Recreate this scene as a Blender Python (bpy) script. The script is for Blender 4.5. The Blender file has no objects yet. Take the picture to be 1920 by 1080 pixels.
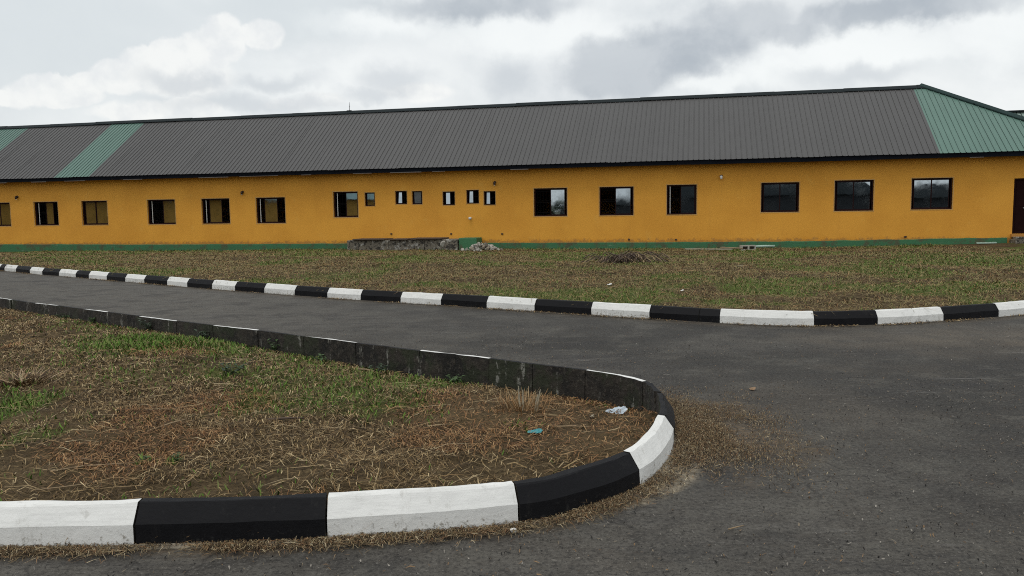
import bpy, bmesh, math, random
import numpy as np
from mathutils import Matrix, Vector
random.seed(7)
rng = np.random.default_rng(11)
SC = bpy.context.scene
COL = SC.collection

# ------------------------------------------------------------------ camera
PITCH, ROLL = math.radians(5.446), math.radians(0.8)
cam = bpy.data.cameras.new('camera')
cam.sensor_width = 36.0
cam.lens = 36.0 * 1500 / 1920
cam.clip_start, cam.clip_end = 0.05, 6000
co = bpy.data.objects.new('camera', cam)
COL.objects.link(co)
fw = Vector((0, math.cos(PITCH), -math.sin(PITCH)))
R0 = Vector((1, 0, 0)); U0 = Vector((0, math.sin(PITCH), math.cos(PITCH)))
rt = math.cos(ROLL) * R0 - math.sin(ROLL) * U0
up = math.cos(ROLL) * U0 + math.sin(ROLL) * R0
co.matrix_world = Matrix(((rt.x, up.x, -fw.x, 0), (rt.y, up.y, -fw.y, 0), (rt.z, up.z, -fw.z, 1.6), (0, 0, 0, 1)))
SC.camera = co

# ------------------------------------------------------------------ world: bright overcast sky with cumulus
SUN_EL, SUN_AZ = math.radians(70), math.radians(205)      # azimuth clockwise from +Y
W = bpy.data.worlds.new('World'); SC.world = W; W.use_nodes = True


class NT:
    """small helper that writes shader nodes"""
    def __init__(s, tree):
        s.t = tree; s.t.nodes.clear()

    def n(s, typ, ins=None, **props):
        nd = s.t.nodes.new(typ)
        for k, v in props.items():
            setattr(nd, k, v)
        for k, v in (ins or {}).items():
            sock = nd.inputs[k]
            if isinstance(v, bpy.types.NodeSocket):
                s.t.links.new(v, sock)
            else:
                sock.default_value = v
        return nd

    def math(s, op, a, b=0.0, c=0.0, clamp=False):
        return s.n('ShaderNodeMath', {0: a, 1: b, 2: c}, operation=op, use_clamp=clamp).outputs[0]

    def vmath(s, op, a, b=(0, 0, 0)):
        return s.n('ShaderNodeVectorMath', {0: a, 1: b}, operation=op)

    def noise(s, vec, scale, detail=4.0, rough=0.55, dist=0.0):
        return s.n('ShaderNodeTexNoise', {'Vector': vec, 'Scale': scale, 'Detail': detail, 'Roughness': rough, 'Distortion': dist}).outputs['Fac']

    def ramp(s, fac, stops, interp='LINEAR'):
        r = s.n('ShaderNodeValToRGB', {'Fac': fac})
        r.color_ramp.interpolation = interp
        el = r.color_ramp.elements
        while len(el) < len(stops):
            el.new(0.5)
        for e, (p, c) in zip(el, stops):
            e.position = p
            e.color = (*c, 1) if len(c) == 3 else c
        return r.outputs['Color']

    def mr(s, v, a, b, c=0.0, d=1.0, smooth=True):
        return s.n('ShaderNodeMapRange', {'Value': v, 'From Min': a, 'From Max': b, 'To Min': c, 'To Max': d},
                   interpolation_type='SMOOTHSTEP' if smooth else 'LINEAR', clamp=True).outputs[0]

    def mix(s, fac, a, b, mode='MIX'):
        m = s.n('ShaderNodeMix', data_type='RGBA', blend_type=mode)
        for k, v in ((0, fac), (6, a), (7, b)):
            if isinstance(v, bpy.types.NodeSocket):
                s.t.links.new(v, m.inputs[k])
            else:
                m.inputs[k].default_value = (*v, 1) if isinstance(v, tuple) and len(v) == 3 else v
        return m.outputs[2]


w = NT(W.node_tree)
sky = w.n('ShaderNodeTexSky', sky_type='NISHITA', sun_disc=False, sun_elevation=SUN_EL, sun_rotation=SUN_AZ, air_density=1.4, dust_density=3.0)
blue = w.vmath('MULTIPLY', sky.outputs[0], (0.10, 0.10, 0.10)).outputs[0]
dirv = w.n('ShaderNodeTexCoord').outputs['Generated']
st = w.vmath('MULTIPLY', dirv, (1.0, 1.0, 1.9)).outputs[0]
nz = w.n('ShaderNodeTexNoise', {'Vector': dirv, 'Scale': 13.0, 'Detail': 7.0, 'Roughness': 0.58})
warp = w.vmath('SUBTRACT', nz.outputs['Color'], (0.5, 0.5, 0.5)).outputs[0]
warp = w.vmath('MULTIPLY', warp, (0.085, 0.085, 0.07)).outputs[0]
dw = w.vmath('ADD', dirv, warp).outputs[0]
nz2 = w.n('ShaderNodeTexNoise', {'Vector': dirv, 'Scale': 26.0, 'Detail': 5.0, 'Roughness': 0.55})
warp2 = w.vmath('MULTIPLY', w.vmath('SUBTRACT', nz2.outputs['Color'], (0.5, 0.5, 0.5)).outputs[0], (0.030, 0.030, 0.025)).outputs[0]
dw2 = w.vmath('ADD', dirv, warp2).outputs[0]
broad = w.noise(st, 2.6, 6.0, 0.55, 0.6)
mid = w.noise(dirv, 9.0, 8.0, 0.6, 0.2)
cover = w.ramp(broad, [(0.34, (0.58, 0.62, 0.66)), (0.48, (0.72, 0.755, 0.775)), (0.66, (0.88, 0.905, 0.905))])
cover = w.mix(w.mr(mid, 0.38, 0.62, 0.0, 0.35), cover, (0.95, 0.965, 0.96))


def puff(centre, size, soft, fine=False):
    """0..1 weight of one cloud lump seen in direction centre"""
    d = w.vmath('SUBTRACT', dw2 if fine else dw, centre).outputs[0]
    d = w.vmath('DIVIDE', d, (size[0], size[0], size[1])).outputs[0]
    ln = w.vmath('LENGTH', d).outputs['Value']
    return w.mr(ln, 1.0 - soft, 1.0 + soft, 1.0, 0.0)


def lumps(table, fine=False):
    a = None
    for c_, sz, so_ in table:
        p_ = puff(c_, sz, so_, fine)
        a = p_ if a is None else w.math('MAXIMUM', a, p_)
    return a


# the clouds of this sky: direction, angular half-size, softness
CUM = [((-0.322, 0.926, 0.199), (0.028, 0.028), 0.1), ((-0.347, 0.921, 0.179), (0.033, 0.028), 0.12), ((-0.376, 0.908, 0.185), (0.020, 0.016), 0.12), ((-0.399, 0.902, 0.166), (0.032, 0.021), 0.1), ((-0.37, 0.915, 0.158), (0.060, 0.027), 0.16), ((-0.427, 0.892, 0.15), (0.032, 0.017), 0.12), ((-0.454, 0.88, 0.143), (0.024, 0.013), 0.14), ((-0.281, 0.938, 0.205), (0.023, 0.017), 0.16), ((-0.481, 0.866, 0.134), (0.047, 0.016), 0.1), ((-0.514, 0.849, 0.124), (0.033, 0.009), 0.2), ((-0.358, 0.926, 0.122), (0.032, 0.011), 0.12), ((-0.4, 0.909, 0.115), (0.060, 0.012), 0.2), ((-0.224, 0.965, 0.138), (0.027, 0.009), 0.18), ((-0.26, 0.957, 0.13), (0.027, 0.008), 0.2), ((-0.106, 0.984, 0.146), (0.040, 0.012), 0.25)]
BELLY = [((-0.363, 0.919, 0.153), (0.040, 0.011), 0.7), ((-0.27, 0.95, 0.156), (0.047, 0.009), 0.8), ((-0.3, 0.945, 0.129), (0.087, 0.011), 0.8), ((-0.134, 0.978, 0.159), (0.037, 0.020), 0.7), ((-0.163, 0.976, 0.143), (0.040, 0.009), 0.8), ((0.004, 0.987, 0.159), (0.033, 0.020), 0.8), ((0.384, 0.911, 0.147), (0.060, 0.011), 0.8)]
DARK = [((0.15, 0.974, 0.17), (0.073, 0.035), 0.28), ((0.186, 0.965, 0.186), (0.063, 0.033), 0.35), ((0.113, 0.981, 0.156), (0.047, 0.024), 0.4), ((0.233, 0.953, 0.193), (0.053, 0.024), 0.5), ((0.272, 0.938, 0.213), (0.060, 0.024), 0.5), ((0.318, 0.928, 0.197), (0.053, 0.017), 0.5), ((0.374, 0.904, 0.209), (0.073, 0.017), 0.5), ((0.445, 0.871, 0.209), (0.080, 0.015), 0.5), ((-0.052, 0.969, 0.241), (0.100, 0.016), 0.55), ((0.017, 0.969, 0.247), (0.060, 0.016), 0.6)]
BRIGHT = [((0.03, 0.978, 0.207), (0.107, 0.027), 0.6), ((0.407, 0.897, 0.17), (0.113, 0.027), 0.6), ((0.321, 0.935, 0.152), (0.080, 0.016), 0.6), ((0.5, 0.848, 0.178), (0.060, 0.033), 0.6), ((-0.146, 0.964, 0.224), (0.067, 0.013), 0.8), ((0.247, 0.957, 0.15), (0.040, 0.012), 0.6)]
THIN = [((-0.477, 0.86, 0.183), (0.173, 0.073), 0.7), ((-0.263, 0.937, 0.231), (0.173, 0.027), 0.8), ((-0.45, 0.866, 0.217), (0.173, 0.040), 0.8)]

cover = w.mix(w.math('MULTIPLY', lumps(THIN), 0.80), cover, (0.66, 0.71, 0.735))
cover = w.mix(w.math('MULTIPLY', lumps(BRIGHT), 0.75), cover, (0.93, 0.955, 0.95))
heap = w.mix(w.mr(nz2.outputs['Fac'], 0.36, 0.62), (0.80, 0.82, 0.83), (0.93, 0.935, 0.915))
cover = w.mix(w.math('MULTIPLY', lumps(CUM, True), 0.80), cover, heap)
cover = w.mix(w.math('MULTIPLY', lumps(BELLY), 0.62), cover, (0.56, 0.60, 0.64))
dk = w.mix(w.mr(mid, 0.36, 0.62), (0.34, 0.385, 0.44), (0.47, 0.51, 0.555))
cover = w.mix(w.math('MULTIPLY', lumps(DARK), 0.68), cover, dk)
fin = w.mix(0.94, blue, cover)
bg = w.n('ShaderNodeBackground', {'Color': fin, 'Strength': 1.0})
w.n('ShaderNodeOutputWorld', {'Surface': bg.outputs[0]})

sun = bpy.data.lights.new('sun', 'SUN')
sun.energy, sun.angle, sun.color = 0.95, math.radians(28), (1.0, 0.96, 0.90)
so = bpy.data.objects.new('sun', sun); COL.objects.link(so)
sd = Vector((math.sin(SUN_AZ) * math.cos(SUN_EL), math.cos(SUN_AZ) * math.cos(SUN_EL), math.sin(SUN_EL)))
so.rotation_euler = sd.to_track_quat('Z', 'Y').to_euler()
so.location = (0, -20, 40)
vs = SC.view_settings
vs.view_transform, vs.look, vs.exposure, vs.gamma, vs.use_curve_mapping = 'Standard', 'None', 0.10, 1.0, False
SC.display_settings.display_device = 'sRGB'
SC.cycles.use_denoising = False          # keep the fine grain of straw, grit and plaster
SC.cycles.pixel_filter_type = 'BLACKMAN_HARRIS'; SC.cycles.filter_width = 1.05


# ------------------------------------------------------------------ helpers
def vnoise(x, y, seed=0):
    x = np.asarray(x, float); y = np.asarray(y, float)
    xi = np.floor(x).astype(np.int64); yi = np.floor(y).astype(np.int64)
    fx = x - xi; fy = y - yi
    fx = fx * fx * (3 - 2 * fx); fy = fy * fy * (3 - 2 * fy)

    def h(a, b):
        v = (a * 374761393 + b * 668265263 + seed * 974711) & 0x7fffffff
        v = ((v ^ (v >> 13)) * 1274126177) & 0x7fffffff
        return ((v ^ (v >> 16)) & 0xffff) / 65535.0
    return (h(xi, yi) * (1 - fx) + h(xi + 1, yi) * fx) * (1 - fy) + (h(xi, yi + 1) * (1 - fx) + h(xi + 1, yi + 1) * fx) * fy


def fbm(x, y, sc, seed=0, octv=4):
    t = 0; a = 0.5; s = 0
    for k in range(octv):
        t = t + a * vnoise(np.asarray(x) * sc, np.asarray(y) * sc, seed + k * 17); s += a; a *= 0.5; sc *= 2.1
    return t / s


def link(name, me, mats=None, parent=None):
    for m in (mats if isinstance(mats, (list, tuple)) else [mats] if mats else []):
        me.materials.append(m)
    o = bpy.data.objects.new(name, me); COL.objects.link(o)
    if parent is not None:
        o.parent = parent
    return o


def tag(o, label=None, cat=None, group=None, kind=None):
    for k, v in (('label', label), ('category', cat), ('group', group), ('kind', kind)):
        if v:
            o[k] = v
    return o


def empty(name, loc=(0, 0, 0), rz=0.0, parent=None):
    o = bpy.data.objects.new(name, None); COL.objects.link(o)
    o.location = loc; o.rotation_euler = (0, 0, rz); o.empty_display_size = 0.2
    if parent is not None:
        o.parent = parent
    return o


class MB:
    """collects faces of one mesh object"""
    def __init__(s):
        s.v = []; s.f = []; s.m = []

    def add(s, vs_, fs, m=0):
        b = len(s.v); s.v.extend([tuple(p) for p in vs_]); s.f.extend([tuple(i + b for i in f) for f in fs]); s.m.extend([m] * len(fs))

    def box(s, x0, x1, y0, y1, z0, z1, m=0):
        s.add([(x0, y0, z0), (x1, y0, z0), (x1, y1, z0), (x0, y1, z0), (x0, y0, z1), (x1, y0, z1), (x1, y1, z1), (x0, y1, z1)],
              [(0, 3, 2, 1), (4, 5, 6, 7), (0, 1, 5, 4), (1, 2, 6, 5), (2, 3, 7, 6), (3, 0, 4, 7)], m)

    def quad(s, a, b, c, d, m=0):
        s.add([a, b, c, d], [(0, 1, 2, 3)], m)

    def tube(s, pts, radii, k=8, m=0, cap=True):
        pts = [Vector(p) for p in pts]; rings = []
        for i, p in enumerate(pts):
            d = (pts[min(i + 1, len(pts) - 1)] - pts[max(i - 1, 0)]).normalized()
            a = d.orthogonal().normalized(); b = d.cross(a)
            r = radii[i] if isinstance(radii, (list, tuple)) else radii
            rings.append([p + (a * math.cos(2 * math.pi * j / k) + b * math.sin(2 * math.pi * j / k)) * r for j in range(k)])
        vs_ = [q for rg in rings for q in rg]
        fs = [(i * k + j, i * k + (j + 1) % k, (i + 1) * k + (j + 1) % k, (i + 1) * k + j) for i in range(len(rings) - 1) for j in range(k)]
        if cap:
            fs += [tuple(range(k))[::-1], tuple((len(rings) - 1) * k + j for j in range(k))]
        s.add(vs_, fs, m)

    def mesh(s, name, smooth=False):
        me = bpy.data.meshes.new(name); me.from_pydata(s.v, [], s.f)
        if any(s.m):
            me.polygons.foreach_set('material_index', s.m)
        if smooth:
            me.polygons.foreach_set('use_smooth', [True] * len(s.f))
        me.update(); return me

    def build(s, name, mats=None, parent=None, smooth=False, bevel=0):
        o = link(name, s.mesh(name, smooth), mats, parent)
        if bevel:
            b = o.modifiers.new('bevel', 'BEVEL'); b.width = bevel; b.segments = 2; b.limit_method = 'ANGLE'
        return o


def raw_mesh(name, V, F, tint=None, smooth=False):
    """fast mesh from numpy arrays; F is an (n,4) or (n,3) int array"""
    me = bpy.data.meshes.new(name)
    V = np.ascontiguousarray(V, np.float32); F = np.ascontiguousarray(F, np.int32); k = F.shape[1]
    me.vertices.add(len(V)); me.vertices.foreach_set('co', V.ravel())
    me.loops.add(F.size); me.loops.foreach_set('vertex_index', F.ravel())
    me.polygons.add(len(F)); me.polygons.foreach_set('loop_start', np.arange(0, F.size, k, dtype=np.int32))
    if smooth:
        me.polygons.foreach_set('use_smooth', np.ones(len(F), bool))
    if tint is not None:
        a = me.attributes.new('tint', 'FLOAT_COLOR', 'POINT')
        t = np.ones((len(V), 4), np.float32); t[:, :3] = tint; a.data.foreach_set('color', t.ravel())
    me.update(calc_edges=True); me.validate()
    return me


def grid_faces(nx, ny):
    i, j = np.meshgrid(np.arange(nx - 1), np.arange(ny - 1), indexing='ij')
    a = i * ny + j
    return np.stack([a, a + ny, a + ny + 1, a + 1], -1).reshape(-1, 4)


# ------------------------------------------------------------------ materials
def mat(name, fn):
    m = bpy.data.materials.new(name); m.use_nodes = True
    t = NT(m.node_tree); out = t.n('ShaderNodeOutputMaterial')
    bs = fn(t)
    t.t.links.new(bs.outputs[0], out.inputs['Surface'])
    return m


def bsdf(t, col, rough=0.8, bump=None, bd=0.01, **kw):
    ins = {'Roughness': rough}
    if isinstance(col, bpy.types.NodeSocket):
        ins['Base Color'] = col
    else:
        ins['Base Color'] = (*col, 1)
    ins.update(kw)
    if bump is not None:
        ins['Normal'] = t.n('ShaderNodeBump', {'Height': bump, 'Distance': bd, 'Strength': 0.9}).outputs[0]
    return t.n('ShaderNodeBsdfPrincipled', ins)


def OC(t):
    return t.n('ShaderNodeTexCoord').outputs['Object']


def scl(c, k):
    return tuple(min(1, a * k) for a in c)


def plain(name, col, rough=0.7, var=0.15, sc=8.0, bump=0.0, **kw):
    def f(t):
        o = OC(t); nse = t.noise(o, sc, 5, 0.6)
        c = t.mix(nse, scl(col, 1 - var), scl(col, 1 + var))
        return bsdf(t, c, rough, t.noise(o, sc * 6, 3) if bump else None, bump, **kw)
    return mat(name, f)


def m_wall(t):
    o = OC(t)
    big = t.noise(o, 0.55, 5, 0.6); fine = t.noise(o, 14, 4, 0.65)
    c = t.mix(t.mr(big, .35, .65), (0.70, 0.312, 0.030), (0.79, 0.368, 0.040))
    c = t.mix(t.math('MULTIPLY', fine, 0.3), c, (0.75, 0.360, 0.036))
    z = t.n('ShaderNodeSeparateXYZ', {0: o}).outputs[2]
    x = t.n('ShaderNodeSeparateXYZ', {0: o}).outputs[0]
    # rain streaks and splashed earth, each with its own ragged outline
    streak = t.noise(t.vmath('MULTIPLY', o, (2.2, 2.2, 0.16)).outputs[0], 1.5, 6, 0.7)
    c = t.mix(t.mr(streak, 0.55, 0.70, 0, 0.14), c, (0.46, 0.20, 0.024))
    c = t.mix(t.mr(t.noise(o, 1.3, 7, 0.75), 0.58, 0.66, 0, 0.22), c, (0.80, 0.47, 0.10))
    splash = t.math('ADD', z, t.math('MULTIPLY', t.noise(o, 2.3, 5, 0.7), -0.55))
    c = t.mix(t.mr(splash, -0.05, 0.16, 0.55, 0.0), c, (0.70, 0.285, 0.015))
    mud = t.math('ADD', z, t.math('MULTIPLY', t.noise(o, 5.0, 6, 0.8), -0.9))
    c = t.mix(t.mr(mud, -0.22, -0.08, 0.55, 0.0), c, (0.20, 0.11, 0.045))
    return bsdf(t, c, 0.75, t.noise(o, 40, 4, 0.7), 0.002)


def m_plinth(t):
    o = OC(t)
    c = t.mix(t.noise(o, 0.7, 5), (0.030, 0.135, 0.055), (0.050, 0.175, 0.078))
    c = t.mix(t.mr(t.noise(o, 1.7, 6, 0.7), 0.47, 0.62, 0, 0.85), c, (0.080, 0.075, 0.038))
    c = t.mix(t.mr(t.noise(t.vmath('MULTIPLY', o, (0.5, 1, 6)).outputs[0], 3, 4), 0.66, 0.74, 0, 0.6), c, (0.30, 0.34, 0.26))
    return bsdf(t, c, 0.7, t.noise(o, 25, 4), 0.006)


def roof_mat(a, b, dirt):
    def f(t):
        o = OC(t)
        oi = t.n('ShaderNodeObjectInfo').outputs['Random']
        c = t.mix(t.noise(o, 0.5, 5, 0.6), a, b)
        c = t.mix(t.mr(oi, 0, 1, 0, 0.18, False), c, scl(b, 1.12))
        run = t.noise(t.vmath('MULTIPLY', o, (5, 0.35, 0.35)).outputs[0], 2.2, 6, 0.65)
        c = t.mix(t.mr(run, 0.5, 0.8, 0, 0.35), c, dirt)
        return bsdf(t, c, 0.42, t.noise(o, 3, 3), 0.004, **{'Specular IOR Level': 0.35})
    return f


def m_asphalt(t):
    g = t.n('ShaderNodeNewGeometry').outputs['Position']
    big = t.noise(g, 0.22, 5, 0.6); med = t.noise(g, 1.3, 6, 0.7); fine = t.noise(g, 30, 5, 0.8); grit = t.noise(g, 62, 4, 0.85)
    agg = t.n('ShaderNodeTexVoronoi', {'Vector': g, 'Scale': 80.0}).outputs['Distance']
    wear = t.n('ShaderNodeAttribute', attribute_name='wear').outputs['Fac']
    wv = t.math('ADD', wear, t.math('MULTIPLY', t.math('SUBTRACT', big, 0.5), 1.6))
    c = t.mix(t.mr(wv, 0.05, 0.95, 0, 1, False), (0.024, 0.0230, 0.0200), (0.108, 0.100, 0.086))
    c = t.mix(t.mr(med, 0.50, 0.62, 0, 0.6), c, (0.100, 0.093, 0.078))
    c = t.mix(t.mr(med, 0.50, 0.36, 0, 0.6), c, (0.024, 0.0225, 0.021))
    blot = t.mr(t.noise(g, 4.2, 6, 0.75), 0.40, 0.60)
    c = t.mix(t.math('MULTIPLY', blot, 0.42), c, t.mix(t.noise(g, 2.0, 3), (0.030, 0.027, 0.024), (0.060, 0.050, 0.039)))
    # long scuffs and drips along the run of the road
    ra = t.n('ShaderNodeMapping', {'Vector': g, 'Rotation': (0, 0, math.radians(33)), 'Scale': (0.30, 2.4, 1)}).outputs[0]
    patch = t.mr(t.noise(g, 0.33, 3, 0.5), 0.44, 0.60)
    c = t.mix(t.math('MULTIPLY', patch, t.mr(t.noise(ra, 1.5, 7, 0.78), 0.49, 0.64, 0, 0.6)), c, (0.024, 0.023, 0.024))
    c = t.mix(t.math('MULTIPLY', patch, t.mr(t.noise(ra, 2.9, 7, 0.8), 0.56, 0.66, 0, 0.7)), c, (0.145, 0.137, 0.126))
    c = t.mix(t.mr(t.noise(g, 0.40, 6, 0.7), 0.54, 0.68, 0, 0.35), c, (0.080, 0.066, 0.050))
    dust = t.n('ShaderNodeSeparateColor', {0: t.n('ShaderNodeAttribute', attribute_name='tint').outputs['Color']}).outputs[2]
    c = t.mix(t.math('MULTIPLY', dust, t.mr(t.noise(g, 1.5, 6, 0.7), .35, .6, .25, .75)), c, (0.120, 0.098, 0.072))
    # crazing in the old surface
    vd = t.vmath('ADD', g, t.vmath('MULTIPLY', t.n('ShaderNodeTexNoise', {'Vector': g, 'Scale': 2.0, 'Detail': 4.0}).outputs['Color'], (0.5, 0.5, 0.0)).outputs[0]).outputs[0]
    crk = t.n('ShaderNodeTexVoronoi', {'Vector': vd, 'Scale': 1.1}, feature='DISTANCE_TO_EDGE').outputs['Distance']
    crk = t.math('MULTIPLY', t.mr(crk, 0.0, 0.012, 1, 0), t.mr(t.noise(g, 0.7, 4, 0.6), 0.50, 0.60))
    c = t.mix(t.math('MULTIPLY', crk, 0.6), c, (0.018, 0.017, 0.016))
    # binder between the stones, pale stone faces, dark pits
    c = t.mix(t.mr(fine, 0.50, 0.40, 0.0, 0.55), c, (0.017, 0.016, 0.016))
    c = t.mix(t.mr(fine, 0.52, 0.66, 0.0, 0.38), c, (0.120, 0.112, 0.102))
    c = t.mix(t.mr(grit, 0.58, 0.66, 0, 0.75), c, (0.20, 0.188, 0.168))
    c = t.mix(t.mr(grit, 0.45, 0.37, 0, 0.85), c, (0.013, 0.012, 0.012))
    at = t.n('ShaderNodeAttribute', attribute_name='tint').outputs['Color']
    sp = t.n('ShaderNodeSeparateColor', {0: at})
    sand = t.math('MULTIPLY', sp.outputs[0], t.mr(t.noise(g, 7, 6, 0.8), 0.38, 0.52))
    c = t.mix(t.math('MULTIPLY', sand, 0.9), c, t.mix(t.mr(fine, 0.35, 0.65), (0.15, 0.122, 0.085), (0.33, 0.285, 0.21)))
    lit = t.math('MULTIPLY', sp.outputs[1], t.mr(t.noise(g, 22, 5, 0.75), 0.38, 0.56))
    c = t.mix(t.math('MULTIPLY', lit, 0.85), c, (0.135, 0.098, 0.060))
    h = t.math('ADD', t.math('MULTIPLY', agg, 0.5), t.math('MULTIPLY', fine, 1.2))
    return bsdf(t, c, 0.78, h, 0.004, **{'Specular IOR Level': 0.2})


def m_soil(t):
    g = t.n('ShaderNodeNewGeometry').outputs['Position']
    at = t.n('ShaderNodeAttribute', attribute_name='tint').outputs['Color']
    veg = t.n('ShaderNodeSeparateColor', {0: at}).outputs[0]
    a = t.noise(g, 1.1, 6, 0.65); b = t.noise(g, 9, 6, 0.7); f = t.noise(g, 55, 4, 0.7)
    c = t.mix(t.mr(a, .36, .64), (0.062, 0.044, 0.023), (0.118, 0.082, 0.042))
    c = t.mix(t.mr(b, 0.50, 0.66, 0, 0.6), c, (0.165, 0.120, 0.062))
    c = t.mix(t.mr(f, 0.36, 0.54, 0.85, 0.0), c, (0.030, 0.021, 0.011))
    gr = t.mix(t.mr(f, .35, .65), (0.034, 0.055, 0.010), (0.105, 0.130, 0.030))
    c = t.mix(t.mr(t.math('ADD', veg, t.math('MULTIPLY', t.math('SUBTRACT', b, 0.5), 0.9)), 0.25, 0.75, 0, 0.85), c, gr)
    h = t.math('ADD', t.math('MULTIPLY', b, 1.0), t.math('MULTIPLY', f, 0.4))
    return bsdf(t, c, 0.95, h, 0.03, **{'Specular IOR Level': 0.1})


def m_blade(t):
    at = t.n('ShaderNodeAttribute', attribute_name='tint').outputs['Color']
    return bsdf(t, at, 0.75, **{'Specular IOR Level': 0.2})


def kerb_paint(col, bare, chip):
    def f(t):
        g = t.n('ShaderNodeNewGeometry').outputs['Position']
        z = t.n('ShaderNodeSeparateXYZ', {0: g}).outputs[2]
        oi = t.n('ShaderNodeObjectInfo').outputs['Random']
        n1 = t.noise(g, 5, 6, 0.65); n2 = t.noise(g, 28, 6, 0.75)
        c = t.mix(n1, scl(col, 0.82), col)
        brush = t.noise(t.vmath('MULTIPLY', g, (3, 3, 40)).outputs[0], 2.0, 5, 0.7)
        c = t.mix(t.mr(brush, .40, .66, 0, .30), c, scl(col, 0.62))
        c = t.mix(t.mr(t.noise(t.vmath('MULTIPLY', g, (9, 9, 1.6)).outputs[0], 2, 5, 0.7), 0.56, 0.70, 0, 0.28), c, bare)
        # flaked paint: chips that gather in ragged patches low on the face
        k = t.math('ADD', t.math('MULTIPLY', n2, 1.0), t.math('MULTIPLY', z, -1.3))
        k = t.math('ADD', k, t.math('MULTIPLY', oi, 0.10))
        c = t.mix(t.mr(k, chip, chip + 0.10, 0, 0.85), c, bare)
        return bsdf(t, c, 0.62, t.math('ADD', n1, t.math('MULTIPLY', n2, 0.6)), 0.006, **{'Specular IOR Level': 0.14})
    return f


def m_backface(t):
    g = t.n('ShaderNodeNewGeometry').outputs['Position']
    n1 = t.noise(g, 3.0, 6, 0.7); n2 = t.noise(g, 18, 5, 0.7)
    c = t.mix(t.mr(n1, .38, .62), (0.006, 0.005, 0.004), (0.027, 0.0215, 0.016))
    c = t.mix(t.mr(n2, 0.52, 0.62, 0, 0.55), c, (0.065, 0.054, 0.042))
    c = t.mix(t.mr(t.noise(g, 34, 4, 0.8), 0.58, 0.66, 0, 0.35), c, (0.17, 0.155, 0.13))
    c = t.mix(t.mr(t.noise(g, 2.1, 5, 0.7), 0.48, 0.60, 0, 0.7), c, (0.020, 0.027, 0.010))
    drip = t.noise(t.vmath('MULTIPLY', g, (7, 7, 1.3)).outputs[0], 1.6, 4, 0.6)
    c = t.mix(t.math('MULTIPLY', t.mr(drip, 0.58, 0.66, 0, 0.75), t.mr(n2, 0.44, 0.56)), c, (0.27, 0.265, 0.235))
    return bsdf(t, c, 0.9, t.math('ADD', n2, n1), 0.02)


def m_oldconcrete(t):
    o = t.n('ShaderNodeNewGeometry').outputs['Position']
    n1 = t.noise(o, 1.8, 6, 0.7); n2 = t.noise(o, 7, 6, 0.7)
    c = t.mix(n1, (0.11, 0.095, 0.070), (0.21, 0.185, 0.145))
    c = t.mix(t.mr(n2, 0.49, 0.56, 0, 0.9), c, (0.020, 0.018, 0.015))
    c = t.mix(t.mr(t.noise(o, 3.4, 5, 0.7), 0.54, 0.62, 0, 0.85), c, (0.40, 0.39, 0.35))
    return bsdf(t, c, 0.9, t.math('ADD', n1, n2), 0.03)


def m_glass(t):
    o = OC(t)
    return bsdf(t, t.mix(t.mr(t.noise(o, 2.2, 6, 0.7), .40, .64), (0.42, 0.47, 0.50), (0.34, 0.38, 0.40)), t.mr(t.noise(o, 1.1, 5, 0.7), .4, .65, .015, .07), t.noise(o, 1.6, 2), 0.0006, **{'Metallic': 1.0})


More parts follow.
